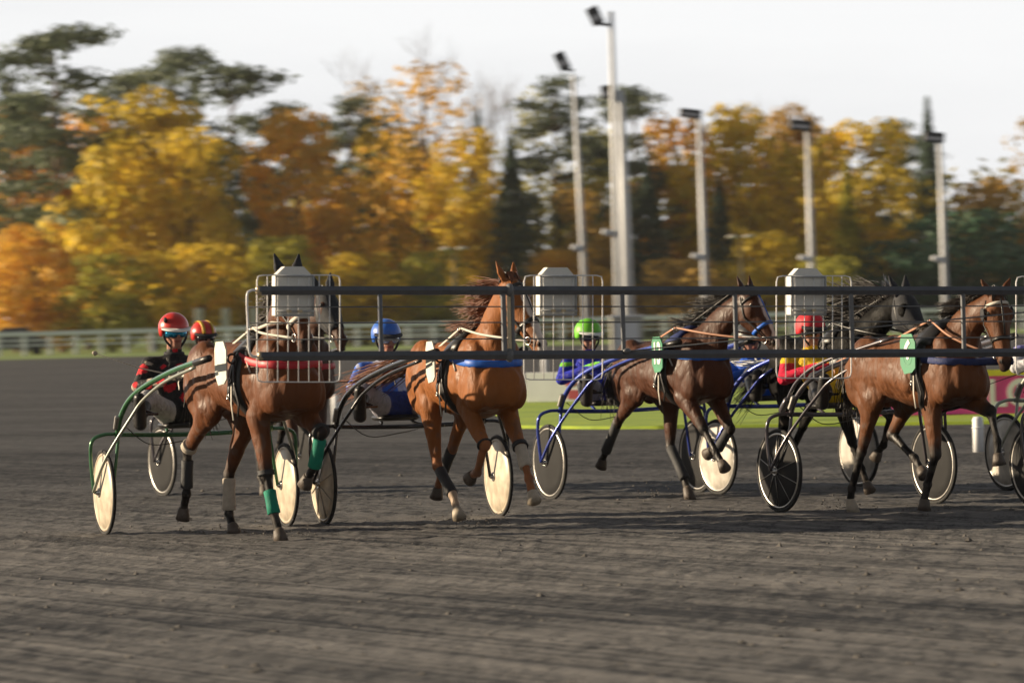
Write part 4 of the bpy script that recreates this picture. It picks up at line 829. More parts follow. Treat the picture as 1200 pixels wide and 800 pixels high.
# ------------------------------------------------------------------ sulkies
T2 = .76
WM = {}
def sulky(key, c, ang, frame, disc, label, spokes=0, extra=False, s=1.0):
    a = R_(ang); e = empty('sulky', (c[0], c[1], 0), a - math.pi / 2); tag(e, label, 'sulky', 'two wheeled racing sulkies'); fm = M[frame]; Rw = .345
    for sgn in (-1, 1):
        dk = disc if isinstance(disc, str) else disc[0 if sgn < 0 else 1]
        if ('t', 0) not in WM:
            q = MB(); q.torus((0, 0, 0), (0, 1, 0), Rw - .016, .016, 64, 8); WM[('t', 0)] = q.mesh('tyre')
            q = MB(); q.torus((0, 0, 0), (0, 1, 0), Rw - .042, .013, 64, 8, flatten=1.2); WM[('r', 0)] = q.mesh('rim')
            q = MB(); n = 64; rings = [[Vector((math.cos(6.28319 * j / n) * r, y, math.sin(6.28319 * j / n) * r)) for j in range(n)] for r, y in ((.02, -.042), (.05, -.040), (.13, -.028), (.22, -.017), (.30, -.009), (.305, 0), (.30, .009), (.22, .017), (.13, .028), (.05, .040), (.02, .042))]; q.loft(rings); WM[('d', 0)] = q.mesh('disc')
            q = MB(); q.tube([(0, -.075, 0), (0, -.05, 0), (0, .05, 0), (0, .075, 0)], [.012, .026, .026, .012], 14); q.torus((0, -.045, 0), (0, 1, 0), .034, .006, 20, 6); WM[('h', 0)] = q.mesh('hub')
        loc = (0, sgn * T2, Rw); ty = link('wheel', WM[('t', 0)].copy() if False else WM[('t', 0)], M['tyre'], e, loc) if not WM[('t', 0)].materials else None
        if ty is None: ty = bpy.data.objects.new('wheel', WM[('t', 0)]); col.objects.link(ty); ty.parent = e; ty.location = loc
        for nm_, kx, mt in (('rim', 'r', M['alu'] if dk != 'cream_disc' else M['cream_disc']), ('wheel_disc', 'd', M[dk]), ('hub', 'h', M['metal'])):
            mm_ = WM[(kx, 0)]; o_ = bpy.data.objects.new(nm_, mm_); col.objects.link(o_); o_.parent = ty
            if not mm_.materials: mm_.materials.append(mt)
            o_.material_slots[0].link = 'OBJECT'; o_.material_slots[0].material = mt; mm_.polygons.foreach_set('use_smooth', [True] * len(mm_.polygons))
        for k in range(spokes):
            t = 6.28319 * k / spokes + .3; d = Vector((math.cos(t), 0, math.sin(t))); q = MB()
            q.tube([d * .035 + Vector((0, sgn * .043, 0)), d * .14 + Vector((0, sgn * .031, 0)), d * .295 + Vector((0, sgn * .013, 0))], .0038, 4); q.build('spoke', M['alu'], ty)
        # fork over the wheel, diagonal brace, long shaft
        y = lambda v: sgn * v
        q = MB(); q.tube(bez([(0, y(.845), .345), (-.02, y(.86), .62), (-.01, y(.845), .76), (0, y(.76), .805), (0, y(.66), .81)], 6), .015, 10); q.build('outer_fork', fm, e)
        q = MB(); q.tube(bez([(0, y(.69), .345), (0, y(.655), .6), (0, y(.63), .80)], 5), .014, 10); q.build('inner_fork', fm, e)
        q = MB(); q.tube([(0, y(.69), .345), (0, y(.845), .345)], .010, 8); q.build('axle', M['metal'], e)
        q = MB(); q.tube(bez([(.0, y(.85), .35), (.16, y(.78), .62), (.38, y(.62), .95), (.52, y(.55), 1.09), (.9, y(.475), 1.23), (1.5, y(.40), 1.34)], 6), .0135, 10); q.build('brace', M['p_silver'] if frame == 'p_green' else fm, e)
        q = MB(); q.tube(bez([(.0, y(.64), .80), (.08, y(.635), .93), (.22, y(.60), 1.07), (.45, y(.54), 1.18), (.9, y(.46), 1.29), (1.35, y(.41), 1.36), (1.72, y(.37), 1.40)], 6), .0215, 12); sh = q.build('shaft', fm, e)
        q = MB(); q.tube([(1.50, y(.395), 1.375), (1.80, y(.365), 1.41)], .027, 10); q.build('shaft_sleeve', M['leather'], sh)
        q = MB(); q.box((.06, y(.655), .90), (.13, .05, .035), Matrix.Rotation(-1.0, 3, 'Y'), bev=.008); q.build('clamp', M['alu'], sh, smooth=False)
        q = MB(); q.tube([(.30, y(.585), 1.08), (.32, y(.50), 1.0), (.30, y(.42), .97)], .012, 8); q.box((.31, y(.47), .965), (.10, .16, .02), bev=.004); q.build('foot_rest', M['p_black'], e, smooth=False)
        if extra: q = MB(); q.tube(bez([(-.03, y(.68), .86), (.16, y(.66), 1.08), (.5, y(.60), 1.24), (1.3, y(.47), 1.42)], 6), .015, 10); q.box((-.02, y(.685), .88), (.16, .05, .05), Matrix.Rotation(-.8, 3, 'Y'), bev=.012); q.build('upper_shaft', fm, e)
    q = MB(); q.tube(bez([(0, -.66, .805), (-.02, -.3, .79), (-.03, 0, .785), (-.02, .3, .79), (0, .66, .805)], 5), .019, 12); q.build('crossbar', fm, e)
    q = MB(); q.tube(bez([(-.0, -.3, .79), (-.25, -.16, .80), (-.40, -.13, .84)], 5), .013, 8); q.build('seat_strut', fm, e)
    q = MB(); q.tube(bez([(-.0, .3, .79), (-.25, .16, .80), (-.40, .13, .84)], 5), .013, 8); q.build('seat_strut', fm, e)
    q = MB(); q.box((-.38, 0, .855), (.30, .34, .05), bev=.02); q.build('seat', M['leather'], e)
    q = MB(); q.tube(bez([(.05, -.60, .88), (.10, -.40, .72), (.08, -.1, .74), (-.1, .1, .76)], 5), .004, 5); q.build('cable', M['leather'], e)
    return e

# ------------------------------------------------------------------ drivers
def driver(key, c, ang, hz, label, jersey, trous, helmet, glass='glass_dark', hx=-.56, lean=0, dots=None, boots='leather', helm2=None, look=0.0, glove='leather', handz=1.22, vis=None):
    a = R_(ang); V = Vector; bx = V((-.38, 0, .86)); ex = empty('person', (c[0], c[1], 0), a - math.pi / 2)
    off = V(bx); wb = l2w(ex, bx); ex.location = wb; ex.scale = (1.1, 1.12, 1.08); hz -= .045; handz -= .03; tag(ex, label, 'person', 'drivers seated on the sulkies'); loc0 = tuple(-bx)
    hip = V((-.36, 0, .96)); nb = V((hx + .02, 0, hz - .16)); ch = hip.lerp(nb, .62) + V((-.03, 0, 0)); hd = V((hx + .035, 0, hz)); mb = MB(); caps = []
    def rc(A, B, ra, rb, cat, wy=1.0, side=None):
        A = V(A); B = V(B); mb.rcone(A, B, ra, rb, wy, n=16, side=side); caps.append((np.array(A), np.array(B), ra * max(1, wy), rb * max(1, wy), cat))
    sh = {s: V((nb.x - .01, s * .185, nb.z - .085)) for s in (-1, 1)}
    rc(hip + V((0, 0, .0)), ch, .115, .125, 'j', 1.35); rc(ch, nb - V((0, 0, .08)), .125, .09, 'j', 1.45); rc(sh[-1], sh[1], .068, .068, 'j')
    rc(nb - V((0, 0, .04)), hd - V((0, 0, .06)), .058, .055, 's'); rc(hip + V((0, -.08, -.01)), hip + V((0, .08, -.01)), .115, .115, 't')
    fwd = V((math.cos(look), math.sin(look), -.10)).normalized(); lf = V((-math.sin(look), math.cos(look), 0)); upv = fwd.cross(lf) * 1
    upv = lf.cross(fwd) * -1 if lf.cross(fwd).z < 0 else lf.cross(fwd)
    R3 = Matrix((fwd, lf, upv)).transposed()
    mb.ell(hd + upv * .015, (.095, .075, .112), R3); rc(hd + fwd * .03 - upv * .03, hd + fwd * .055 - upv * .085, .058, .034, 's', 1.0)
    rc(hd + fwd * .088 + upv * .015, hd + fwd * .112 - upv * .022, .011, .017, 's'); mb.ell(hd + fwd * .088 - upv * .052, (.014, .028, .008), R3); mb.ell(hd + fwd * .084 - upv * .064, (.014, .024, .007), R3)
    for s in (-1, 1): mb.ell(hd + fwd * .055 + lf * s * .038 - upv * .012, (.028, .022, .02), R3); mb.ell(hd + lf * s * .077 - upv * .01, (.018, .012, .03), R3)
    caps.append((np.array(hd), np.array(hd + fwd * .05 - upv * .05), .10, .07, 's'))
    hands = {}
    for s in (-1, 1):
        S_ = sh[s]; W = V((hx + .46, s * .10, handz + (.015 if s > 0 else 0))); E_ = V((hx + .14, s * .31, (S_.z + handz) / 2 - .12)); rc(S_, E_, .066, .050, 'a'); rc(E_, W, .052, .034, 'a'); hands[s] = W
        Hp = V((-.34, s * .10, .945)); K_ = V((.0, s * .36, 1.07)); A_ = V((.22, s * .475, .92)); rc(Hp, K_, .092, .066, 't'); rc(K_, K_.lerp(A_, .5), .064, .056, 't'); rc(K_.lerp(A_, .5), A_, .056, .042, 'b')
    me = remesh(mb, .011, 3, .5); C = coords(me)
    best = np.full(len(C), 9.); cat = np.zeros(len(C), int); cs = ['j', 's', 't', 'a', 'b']
    for A, B, ra, rb, ct in caps:
        ab = B - A; t = np.clip(((C - A) @ ab) / (ab @ ab + 1e-9), 0, 1); d = np.linalg.norm(C - (A + t[:, None] * ab), axis=1) - (ra + (rb - ra) * t)
        m_ = d < best; best[m_] = d[m_]; cat[m_] = cs.index(ct)
    cc = np.zeros((len(C), 3)); J = jersey(C, cat == 3); cc[:] = J
    cc[cat == 1] = (.40, .20, .14); cc[cat == 2] = trous; cc[cat == 4] = (.02, .02, .022)
    D = C - np.array(hd); f_, l_, u_ = D @ np.array(fwd), D @ np.array(lf), D @ np.array(upv); isf = (cat == 1)
    lip = isf & (f_ > .075) & (np.abs(l_) < .027) & (np.abs(u_ + .058) < .010); cc[lip] = (.30, .10, .08)
    setcol(me, cc); body = link('body', me, M['cloth'], ex, loc0)
    # collar
    q = MB(); q.torus(nb + V((0, 0, .0)), (hd - nb), .064, .014, 24, 8); q.build('collar', M['white_print'] if key in ('4', '5b') else M['black_cloth'], ex, loc0)
    # helmet
    hm = MB(); n = 32; rings = []
    for k in range(12):
        t = k / 11; th = -.45 + (math.pi / 2 + .45) * t; r = math.cos(th)
        ring = []
        for j in range(n):
            p = 2 * math.pi * j / n; low = max(0, -math.sin(min(th, 0))) * (1.5 if math.cos(p) < .2 else .25)
            ring.append(hd + R3 @ V((math.cos(p) * .128 * max(r, .02) - .012, math.sin(p) * .112 * max(r, .02), .035 + .118 * math.sin(max(th, 0)) - low * .10)))
        rings.append(ring)
    hm.loft(rings); hl = hm.build('helmet', helmet, ex, loc0)
    if helm2:
        q = MB()
        for s in (-1, 1): q.tube([hd + R3 @ V((math.cos(t) * .131 - .012, s * (.03 + .0), .035 + .121 * math.sin(t) * (1 - .05))) for t in np.linspace(.05, 2.9, 14)], 0, 6, flat=(.016, .003), upv=lf.cross(fwd)) if False else None
        for s in (-1, 1):
            pts = [hd + R3 @ V((math.cos(t) * .127 - .012, s * .045, .035 + .114 * math.sin(t))) for t in np.linspace(.08, 2.95, 16)]; nmv = [(p - hd).normalized() for p in pts]; q.tube(pts, 0, 6, flat=(.014, .004), upv=nmv)
        q.build('helmet_stripes', helm2, hl)
    if key == '1': q = MB(); q.ell(hd + R3 @ V((.055, -.085, .10)), (.022, .014, .022)); q.build('helmet_badge', M['black_cloth'], hl)
    q = MB(); arc = [hd + R3 @ V((math.cos(p) * .128 - .006, math.sin(p) * .110, .040 - .008 * math.cos(p))) for p in np.linspace(-1.25, 1.25, 17)]; arc2 = [hd + R3 @ V((math.cos(p) * .160 - .004, math.sin(p) * .118, .030 - .014 * math.cos(p))) for p in np.linspace(-1.25, 1.25, 17)]
    nA = len(arc); vs = arc + arc2 + [p + upv * .010 for p in arc] + [p + upv * .006 for p in arc2]
    q.add(vs, [(i, i + 1, nA + i + 1, nA + i) for i in range(nA - 1)] + [(2 * nA + i, 3 * nA + i, 3 * nA + i + 1, 2 * nA + i + 1) for i in range(nA - 1)] + [(nA + i, nA + i + 1, 3 * nA + i + 1, 3 * nA + i) for i in range(nA - 1)] + [(i, 2 * nA + i, 2 * nA + i + 1, i + 1) for i in range(nA - 1)])
    q.build('helmet_peak', vis or M['white_print'], hl)
    q = MB(); k = 17; fr = []
    for i in range(k):
        p = -1.15 + 2.3 * i / (k - 1); b_ = 1 - .35 * math.exp(-(p / .16) ** 2); r1 = .106; fr.append([hd + R3 @ V((math.cos(p) * rr, math.sin(p) * rr * .80, -.002 + zz * .026 * b_)) for rr, zz in ((r1 - .006, -1), (r1 + .006, -1), (r1 + .012, 0), (r1 + .006, 1), (r1 - .006, 1))])
    q.loft(fr); q.build('goggles', M[glass], ex, loc0)
    q = MB(); q.tube(bez([hd + R3 @ V((.02, -.088, .03)), hd + R3 @ V((.03, -.078, -.05)), hd + R3 @ V((.05, -.02, -.118)), hd + R3 @ V((.05, .02, -.118)), hd + R3 @ V((.03, .078, -.05)), hd + R3 @ V((.02, .088, .03))], 4), 0, 6, flat=(.009, .004), upv=V((1, 0, 0))); q.build('chin_strap', M['black_cloth'], ex, loc0)
    # gloves: palm, four curled fingers, thumb
    for s in (-1, 1):
        W = hands[s]; q = MB(); f = V((.92, -s * .22, .12)).normalized(); sx = V((0, 0, 1)); pn = f.cross(sx).normalized() * s
        q.rcone(W - f * .025, W + f * .012, .034, .034, .8); q.rcone(W + f * .01, W + f * .06, .032, .036, .62, side=pn)
        for i, (dz, L) in enumerate(((.030, .9), (.011, 1.0), (-.009, .95), (-.028, .78))):
            b0 = W + f * .075 + sx * dz; b1 = b0 + f * .030 * L + pn * .012; b2 = b1 - f * .004 + pn * .030 * L; b3 = b2 - f * .026 * L + pn * .004
            q.rcone(b0, b1, .0105, .010); q.rcone(b1, b2, .010, .0095); q.rcone(b2, b3, .0095, .008)
        t0 = W + f * .03 + sx * .032; t1 = t0 + f * .03 + sx * .016 + pn * .012; q.rcone(t0, t1, .013, .011); q.rcone(t1, t1 + f * .024 + pn * .012 - sx * .004, .011, .009)
        link('glove', remesh(q, .0048, 1), M[glove], ex, loc0)
        A_ = V((.22, s * .475, .92)); q = MB(); K_ = V((.0, s * .36, 1.07)); up_ = (K_ - A_).normalized(); heel = A_ + V((.03, .0, -.035)); toe = heel + V((.075, s * .02, .20))
        q.rcone(A_ + up_ * .17, A_, .060, .046); q.rcone(A_, heel, .046, .042); q.rcone(heel, toe, .043, .036, 1.15, side=(0, 1, 0)); q.rcone(heel + V((.02, 0, -.01)), toe + V((.014, 0, 0)), .036, .032, 1.2, side=(0, 1, 0)); link('boot', remesh(q, .009, 2), M[boots], ex, loc0)
    HULL['d' + key] = dict(e=ex, h=[l2w(ex, hands[s] + V((.09, -s * .01, 0)) - bx) for s in (-1, 1)], body=body, bx=bx)
    return ex
def reins(hk, dk, mt, sag=.03):
    H_ = HULL[hk]; D_ = HULL['d' + dk]; e = H_['e']; q = MB()
    for (bit, ter, hand, nm) in ((H_['bitR'], H_['terR'], D_['h'][0], 0), (H_['bitL'], H_['terL'], D_['h'][1], 1)):
        hl = w2l(e, hand); md = (bit + ter) / 2 + Vector((0, -.09 if nm == 0 else .09, .0)); m2 = (ter + hl) / 2 - Vector((0, 0, sag)); q = MB()
        q.tube(bez([bit, md, ter], 5)[:-1] + bez([ter, m2, hl, hl + Vector((-.05, .0, -.10))], 5), 0, 6, flat=(.010, .004), upv=(0, 1, 0)); q.build('rein', M[mt], e)
def whip(dk, tip, label, mt, tipmt=None, r=.006, hand=0):
    p = HULL['d' + dk]['h'][hand]; t = Vector(tip); e = empty('driving_whip', p); tag(e, label, 'whip'); d = t - p; q = MB(); q.tube([-d * .06, Vector((0, 0, 0)), d * .5 + Vector((0, 0, -.02)), d], [r * 1.5, r * 1.3, r, r * .5], 8); q.build('stick', mt, e)
    if tipmt: q = MB(); q.tube([d * .985, d * 1.005, d * 1.035], [.012, .022, .010], 8); q.build('lash_tip', tipmt, e)
# --- team data (positions measured off the photograph, in metres)
def ctr(mid_px, Y): return at(mid_px, 480, Y).x
BAY = (.128, .041, .012); DBAY = (.070, .023, .009); CHEST = (.27, .094, .024); BLK = (.004, .0036, .0036); BAY4 = (.135, .049, .017)
def hl(mid, Y): return (ctr(mid, Y), Y, 0)
horse(dict(key='H1', seed=1, ang=31, s=1.03, loc=hl(295, 31.65), coat=BAY, poll=(.84, -.10, 1.90), muz=(1.14, -.12, 1.41), arch=.9, mane=.12, hair=(.03, .018, .012), dark_ears=1, earcov=1,
  label='bay trotter with green front bandages and black ear covers, leftmost and nearest', tail=[(-1.0, .05, 1.2), (-1.08, .10, .95), (-1.05, .12, .75)],
  rf=[(.43, .93), (.50, .49), (.585, .21), (.64, .08)], lf=[(.50, .95), (.82, .80), (.72, .55), (.62, .47)], rh=[(-.36, .98), (-.80, .66), (-.86, .32), (-.93, .20)], lh=[(-.38, .94), (-.70, .46), (-.70, .16), (-.64, .07)],
  spl={},
  bands=[('rf', 1, .42, 1.0, 'green_band', .047), ('rf', 0, .92, 1.0, 'dark_band', .064), ('lf', 1, .22, 1.02, 'green_band', .050), ('lf', 0, .92, 1.0, 'dark_band', .066), ('lh', 1, .12, .9, 'pale_band', .050), ('rh', 1, .25, .85, 'dark_band', .047), ('rh', 0, .88, .96, 'pale_band', .062)],
  collar='red_strap', coll=1.30, plate=('plate_white', '', .20, 1.33, 0), chain=1, nose='white_strap', girth=.30))
horse(dict(key='H1b', seed=2, ang=22, loc=hl(337, 38.9), coat=DBAY, poll=(.86, .10, 1.90), muz=(1.17, .16, 1.42), vox=.016, yaw=.1, hood=1, mane=.12, hair=(.02, .015, .012), dark_muz=.4, facestrap=False,
  label='dark bay trotter in a black hood, half hidden behind the leftmost bay', tail=[(-1.0, 0, 1.2), (-1.08, 0, .95), (-1.05, 0, .75)],
  rf=[(.45, .95), (.62, .53), (.50, .28), (.44, .16)], lf=[(.45, .95), (.5, .51), (.52, .23), (.56, .10)], rh=[(-.34, 1.0), (-.5, .53), (-.44, .18), (-.38, .09)], lh=[(-.34, 1.0), (-.62, .62), (-.8, .34), (-.9, .25)], collar='red_strap', nose='tan_strap'))
horse(dict(key='H2', seed=3, ang=22, loc=hl(544, 32.35), coat=CHEST, points=(.26, .10, .04), poll=(1.02, .0, 1.90), muz=(1.36, .13, 1.38), yaw=.38, arch=.8, mane=.27, hair=(.20, .065, .025), flow=(-.9, -.1, .15), dark_muz=.25, dorsal=.2, blaze=.040, blink=0,
  label='chestnut trotter with a white blaze and blue breast collar, in the middle behind the gate', tail=[(-1.0, -.08, 1.32), (-1.35, -.28, 1.18), (-1.75, -.50, 1.02)],
  rf=[(.48, .98), (.80, .68), (.60, .46), (.49, .44)], lf=[(.48, .98), (.80, .65), (.98, .41), (1.05, .30)], rh=[(-.30, .98), (-.24, .50), (.06, .27), (.13, .155)], lh=[(-.35, 1.0), (-.66, .62), (-.92, .38), (-.99, .28)],
  bands=[('rh', 1, .2, .95, 'dark_band', .046), ('lf', 0, .93, 1.0, 'dark_band', .062), ('lf', 1, .0, .62, 'pale_band', .048), ('rf', 0, .97, 1.0, 'dark_band', .06), ('lh', 1, .1, .9, 'dark_band', .047)],
  pale_hoof={'rh': 1, 'lf': 1}, socks={'rh': .8}, collar='blue_strap', coll=1.30, plate=('plate_white', '', .20, 1.33, 0), girth=.30))
horse(dict(key='H3', seed=4, ang=28, s=.96, loc=hl(786, 36.0), coat=DBAY, poll=(1.07, .20, 1.86), muz=(1.36, .32, 1.38), yaw=.35, arch=.9, mane=.22, hair=(.018, .014, .013), flow=(-.8, 0, .35), blaze=.030, dark_ears=0,
  label='dark bay trotter with white blaze and a green number cloth, right of the chestnut', tail=[(-.98, -.02, 1.2), (-1.02, -.03, 1.0), (-1.0, -.02, .80)],
  rf=[(.52, .98), (.84, .68), (1.03, .47), (1.11, .38)], lf=[(.50, .98), (.80, .67), (.60, .49), (.49, .47)], rh=[(-.36, 1.0), (-.74, .72), (-.99, .45), (-1.07, .37)], lh=[(-.28, .98), (-.28, .49), (-.04, .23), (.03, .11)],
  bands=[('rh', 1, .05, 1.0, 'dark_band', .048), ('lh', 1, .05, 1.1, 'dark_band', .048), ('lf', 1, .0, 1.0, 'dark_band', .046)], collar='blue_strap', coll=1.32, pad='navy', plate=('plate_green', '13', .36, 1.36, 0), face='blue_strap', nose='blue_strap', girth=.34))
horse(dict(mr=1.8, key='H3b', seed=5, ang=28, s=.96, loc=hl(968, 36.2), coat=BLK, poll=(1.10, .14, 1.80), muz=(1.40, .20, 1.35), vox=.015, yaw=.15, arch=.9, mane=.42, hair=(.022, .018, .017), flow=(-1, 0, .45), hood=1, facestrap=False,
  label='black hooded trotter with flying mane, behind the red helmeted driver', tail=[(-.98, -.04, 1.15), (-1.15, -.14, .95), (-1.3, -.22, .78)],
  rf=[(.48, .96), (.66, .53), (.80, .27), (.87, .14)], lf=[(.50, .98), (.86, .74), (.74, .48), (.66, .42)], rh=[(-.36, .98), (-.55, .53), (-.50, .18), (-.44, .08)], lh=[(-.35, 1.0), (-.64, .64), (-.86, .38), (-.94, .29)], girth=.34))
horse(dict(key='H4', seed=6, ang=29, s=.96, loc=hl(1072, 32.5), coat=BAY4, poll=(1.02, .12, 1.77), muz=(1.17, .09, 1.21), yaw=-.3, earw=.5, arch=1.1, mane=.16, hair=(.03, .02, .015), flow=(-.6, -.4, 0), blink=1, brow='white_strap',
  label='bay trotter with white browband and green number 6 cloth, rightmost horse', tail=[(-.98, .02, 1.2), (-1.04, .05, .95), (-1.02, .06, .75)],
  rf=[(.48, .95), (.50, .52), (.36, .27), (.30, .14)], lf=[(.52, .98), (.87, .86), (.96, .62), (.97, .51)], rh=[(-.36, .98), (-.58, .53), (-.76, .21), (-.80, .10)], lh=[(-.30, .98), (-.56, .66), (-.22, .46), (-.13, .37)],
  collar='navy', coll=1.27, plate=('plate_green', '6', .40, 1.35, .1), girth=.44, pale_hoof={'rh': 1}))
S1 = (at(227, 480, 32.9).x, 32.9); S2 = (at(480, 480, 33.55).x, 33.55); S3 = (at(730, 480, 37.1).x, 37.1); S4 = (at(1003, 480, 33.8).x, 33.8); S3b = (at(923, 480, 37.3).x, 37.3); S1b = (at(272, 480, 40.1).x, 40.1)
S5 = (at(1300, 480, 33.4).x, 33.4); S5b = (at(1262, 480, 36.6).x, 36.6)
sulky('1', S1, 20, 'p_green', 'cream_disc', 'green framed sulky with cream wheel discs, nearest at the left')
sulky('1b', S1b, 28, 'p_grey', 'grey_disc', 'grey sulky half hidden behind the green one, with smoked wheel discs')
sulky('2', S2, 20, 'p_black', ('cream_disc', 'cream_disc'), 'black framed sulky behind the chestnut horse, cream wheel discs', 8)
sulky('3', S3, 26, 'p_blue', 'grey_disc', 'blue framed sulky with smoked discs behind the dark bay with white blaze')
sulky('3b', S3b, 28, 'p_blue', 'white_disc', 'blue framed sulky with pale discs behind the black horse')
sulky('4', S4, 28, 'p_grey', 'grey_disc', 'gunmetal sulky with large smoked discs behind the rightmost bay', 10, True)
sulky('5b', S5b, 26, 'p_silver', 'white_disc', 'silver sulky with white discs cut by the right edge')
sulky('5', S5, 28, 'p_grey', 'grey_disc', 'dark sulky whose near wheel only shows at the right edge')
def jer_dots(C, arm):
    c = np.tile(np.array((.018, .018, .02)), (len(C), 1)); r = np.random.default_rng(4)
    for x, y, z in ((-.44, -.14, 1.33), (-.42, .02, 1.27), (-.44, .17, 1.33), (-.36, -.1, 1.16), (-.35, .13, 1.13), (-.50, -.27, 1.28), (-.40, -.38, 1.18), (-.28, -.30, 1.14), (-.2, -.22, 1.17), (-.45, -.02, 1.42), (-.42, .3, 1.2), (-.33, .02, 1.05)):
        c[np.linalg.norm(C - np.array((x + .02, y, z)), axis=1) < .055] = (.62, .02, .03)
    q = arm & (np.sin(C[:, 2] * 45 + C[:, 0] * 30) > .75); c[q] = (.45, .38, .30); return c
def jer_check(C, arm):
    c = np.tile(np.array((.06, .16, .62)), (len(C), 1)); k = (np.floor(C[:, 2] * 11 + C[:, 0] * 5) + np.floor(C[:, 1] * 9)) % 2 == 0; c[k] = (.42, .45, .62); c[(C[:, 2] < 1.06) & ~arm] = (.03, .05, .22); return c
def plain(c1, c2=None, band=None):
    def f(C, arm):
        c = np.tile(np.array(c1), (len(C), 1))
        if c2: c[arm & (C[:, 2] < 1.19)] = c2
        if band: c[arm & (np.abs(C[:, 2] - band[0]) < .018)] = band[1]
        return c
    return f
RED = mat('red_helmet_shell', (.62, .03, .02), .35, coat=.3); BLUE = mat('blue_helmet_shell', (.03, .15, .62), .4, coat=.2); LIME = mat('lime_helmet_shell', (.18, .62, .03), .45); REDC = mat('red_helmet_silk', (.66, .015, .03), .6, bump=.8, bscale=14); YST = mat('yellow_stripe', (.68, .42, .02), .5); DKH = mat('dark_helmet_shell', (.03, .03, .035), .4)
WHT = (.42, .41, .42)
driver('1', S1, 20, 1.60, 'driver in red helmet with blue mirror goggles and black jacket with red spots', jer_dots, WHT, RED, 'glass_blue', look=.05, handz=1.25)
driver('1b', S1b, 28, 1.54, 'driver in red helmet with yellow stripes, behind the red spotted jacket', plain((.5, .03, .03), (.6, .4, .03)), WHT, RED, helm2=YST, vis=M['black_cloth'], hx=-.66)
driver('2', S2, 20, 1.51, 'driver in blue helmet and blue and white checked jacket behind the chestnut', jer_check, (.32, .31, .36), BLUE, 'glass_clear', hx=-.58, vis=M['black_cloth'])
driver('3', S3, 26, 1.47, 'driver in lime green helmet and royal blue jacket with lime armband', plain((.02, .03, .42), None, (1.19, (.2, .6, .04))), (.24, .24, .29), LIME, hx=-.66)
driver('3b', S3b, 28, 1.40, 'driver in bright blue lettered jacket, face just above the lower gate bar', plain((.015, .11, .62)), (.05, .05, .06), DKH, hx=-.64, handz=1.18)
driver('4', S4, 28, 1.48, 'driver in plain red helmet, yellow jacket and red sleeves, black goggles', plain((.70, .46, .01), (.62, .01, .05)), (.03, .032, .04), REDC, hx=-.68, vis=M['black_cloth'], glove='box_edge')
driver('5b', S5b, 26, 1.48, 'driver in white and lilac jacket at the right edge', plain((.22, .22, .55), (.62, .62, .66)), (.6, .6, .6), DKH, hx=-.58)
reins('H1', '1', 'white_strap'); reins('H1b', '1b', 'leather'); reins('H2', '2', 'white_strap'); reins('H3', '3', 'tan_strap'); reins('H3b', '3b', 'leather'); reins('H4', '4', 'tan_strap')
# lettering across the blue jacket, laid on the cloth
D = HULL['d3b']; bd = D['body']; me_ = bd.data; bv = BVHTree.FromPolygons([v_.co for v_ in me_.vertices], [p_.vertices for p_ in me_.polygons])
tx = text('Su Haye', .115, M['white_print'], D['e'], (0, 0, 0), (0, 0, 0), 'jacket_lettering', .003, 0)
for v_ in tx.data.vertices:
    p = Vector((.3, v_.co.x, 1.15 + v_.co.y)); hit = bv.ray_cast(p, Vector((-1, 0, 0)))[0]; v_.co = (hit + Vector((.005, 0, 0)) if hit else p) - D['bx']
md = tx.modifiers.new('s', 'SOLIDIFY'); md.thickness = .004
whip('1', at(112, 414, 32.4), 'thin pale driving whip held out left by the driver in red spots', M['white_strap'], M['hoof_pale'], .005)
whip('2', at(372, 449, 33.4), 'black driving whip with yellow grip held by the blue helmeted driver', M['leather'], None, .005)
whip('3', at(656, 494, 36.9), 'black driving whip hanging low left of the lime helmeted driver', M['leather'], None, .005)
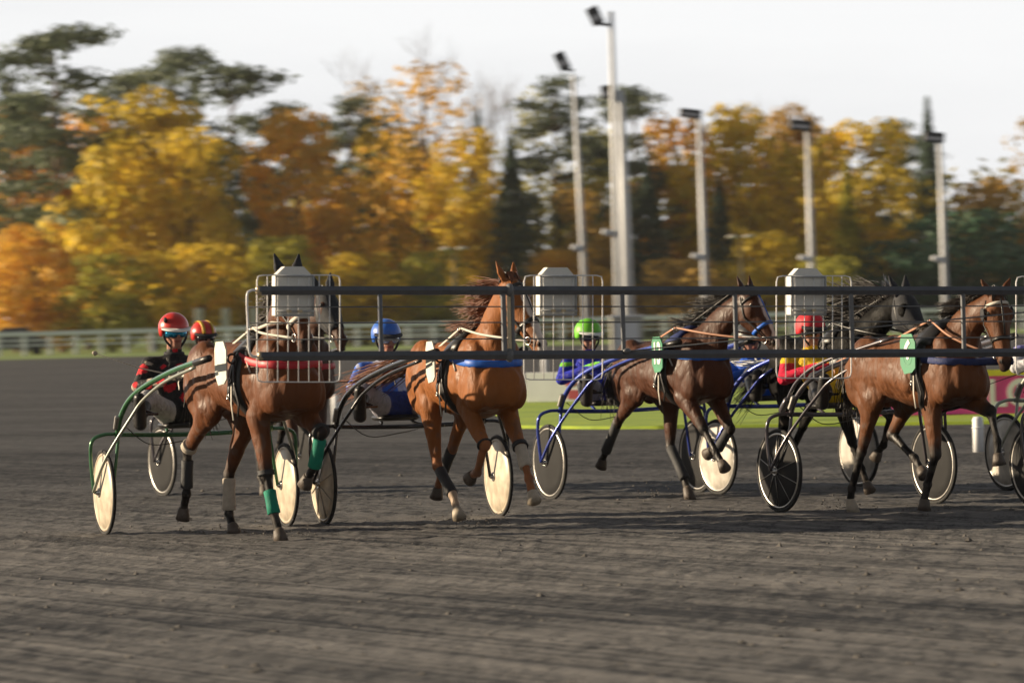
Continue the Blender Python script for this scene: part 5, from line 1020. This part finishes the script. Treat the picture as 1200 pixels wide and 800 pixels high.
whip('3b', at(930, 412, 36.2), 'brown whip pointing up right from the blue lettered jacket', M['tan_strap'], None, .010)
whip('4', at(1008, 404, 33.2), 'brown whip held by the driver with red sleeves', M['tan_strap'], None, .009)
whip('5b', at(1137, 458, 36.4), 'thin black whip held out left by the driver at the right edge', M['leather'], None, .005)

# grit kicked up behind the hooves that have just left the track
rg_ = random.Random(9); gq = MB()
for hk, fx in (('H1', -.75), ('H1', .6), ('H2', .1), ('H2', .5), ('H3', .0), ('H4', -.8), ('H4', .3)):
    e_ = HULL[hk]['e']
    for i in range(46):
        p = l2w(e_, (fx - abs(rg_.gauss(0, .22)), rg_.choice((-.14, .14)) + rg_.gauss(0, .06), .02 + abs(rg_.gauss(0, .07)))); s_2 = rg_.uniform(.003, .010)
        pts = [p + Vector((dx * s_2 * rg_.uniform(.6, 1.4), dy * s_2 * rg_.uniform(.6, 1.4), dz_ * s_2 * rg_.uniform(.5, 1.1))) for dx, dy, dz_ in ((1, 0, 0), (-1, 0, 0), (0, 1, 0), (0, -1, 0), (0, 0, 1), (0, 0, -1))]
        gq.add(pts, [(0, 2, 4), (2, 1, 4), (1, 3, 4), (3, 0, 4), (2, 0, 5), (1, 2, 5), (3, 1, 5), (0, 3, 5)])
tag(link('flying_grit', fast_mesh('flying_grit', gq.v, gq.f), bpy.data.materials['cinder'], smooth=False), 'grit thrown up off the track by the trotting hooves', 'grit', kind='stuff')

# thin autumn haze: lifts the far wood
hz_ = MB(); hz_.box((0, 150, 14.5), (420, 420, 31)); hm_ = bpy.data.materials.new('haze'); hm_.use_nodes = True; n_ = hm_.node_tree.nodes; n_.remove(n_['Principled BSDF'])
pv = n_.new('ShaderNodeVolumePrincipled'); pv.inputs['Density'].default_value = .00009; pv.inputs['Color'].default_value = (.92, .94, 1, 1); pv.inputs['Anisotropy'].default_value = .2
hm_.node_tree.links.new(pv.outputs['Volume'], n_['Material Output'].inputs['Volume']); tag(hz_.build('haze', hm_, smooth=False), 'thin pale autumn haze over the racecourse', 'haze', kind='stuff')
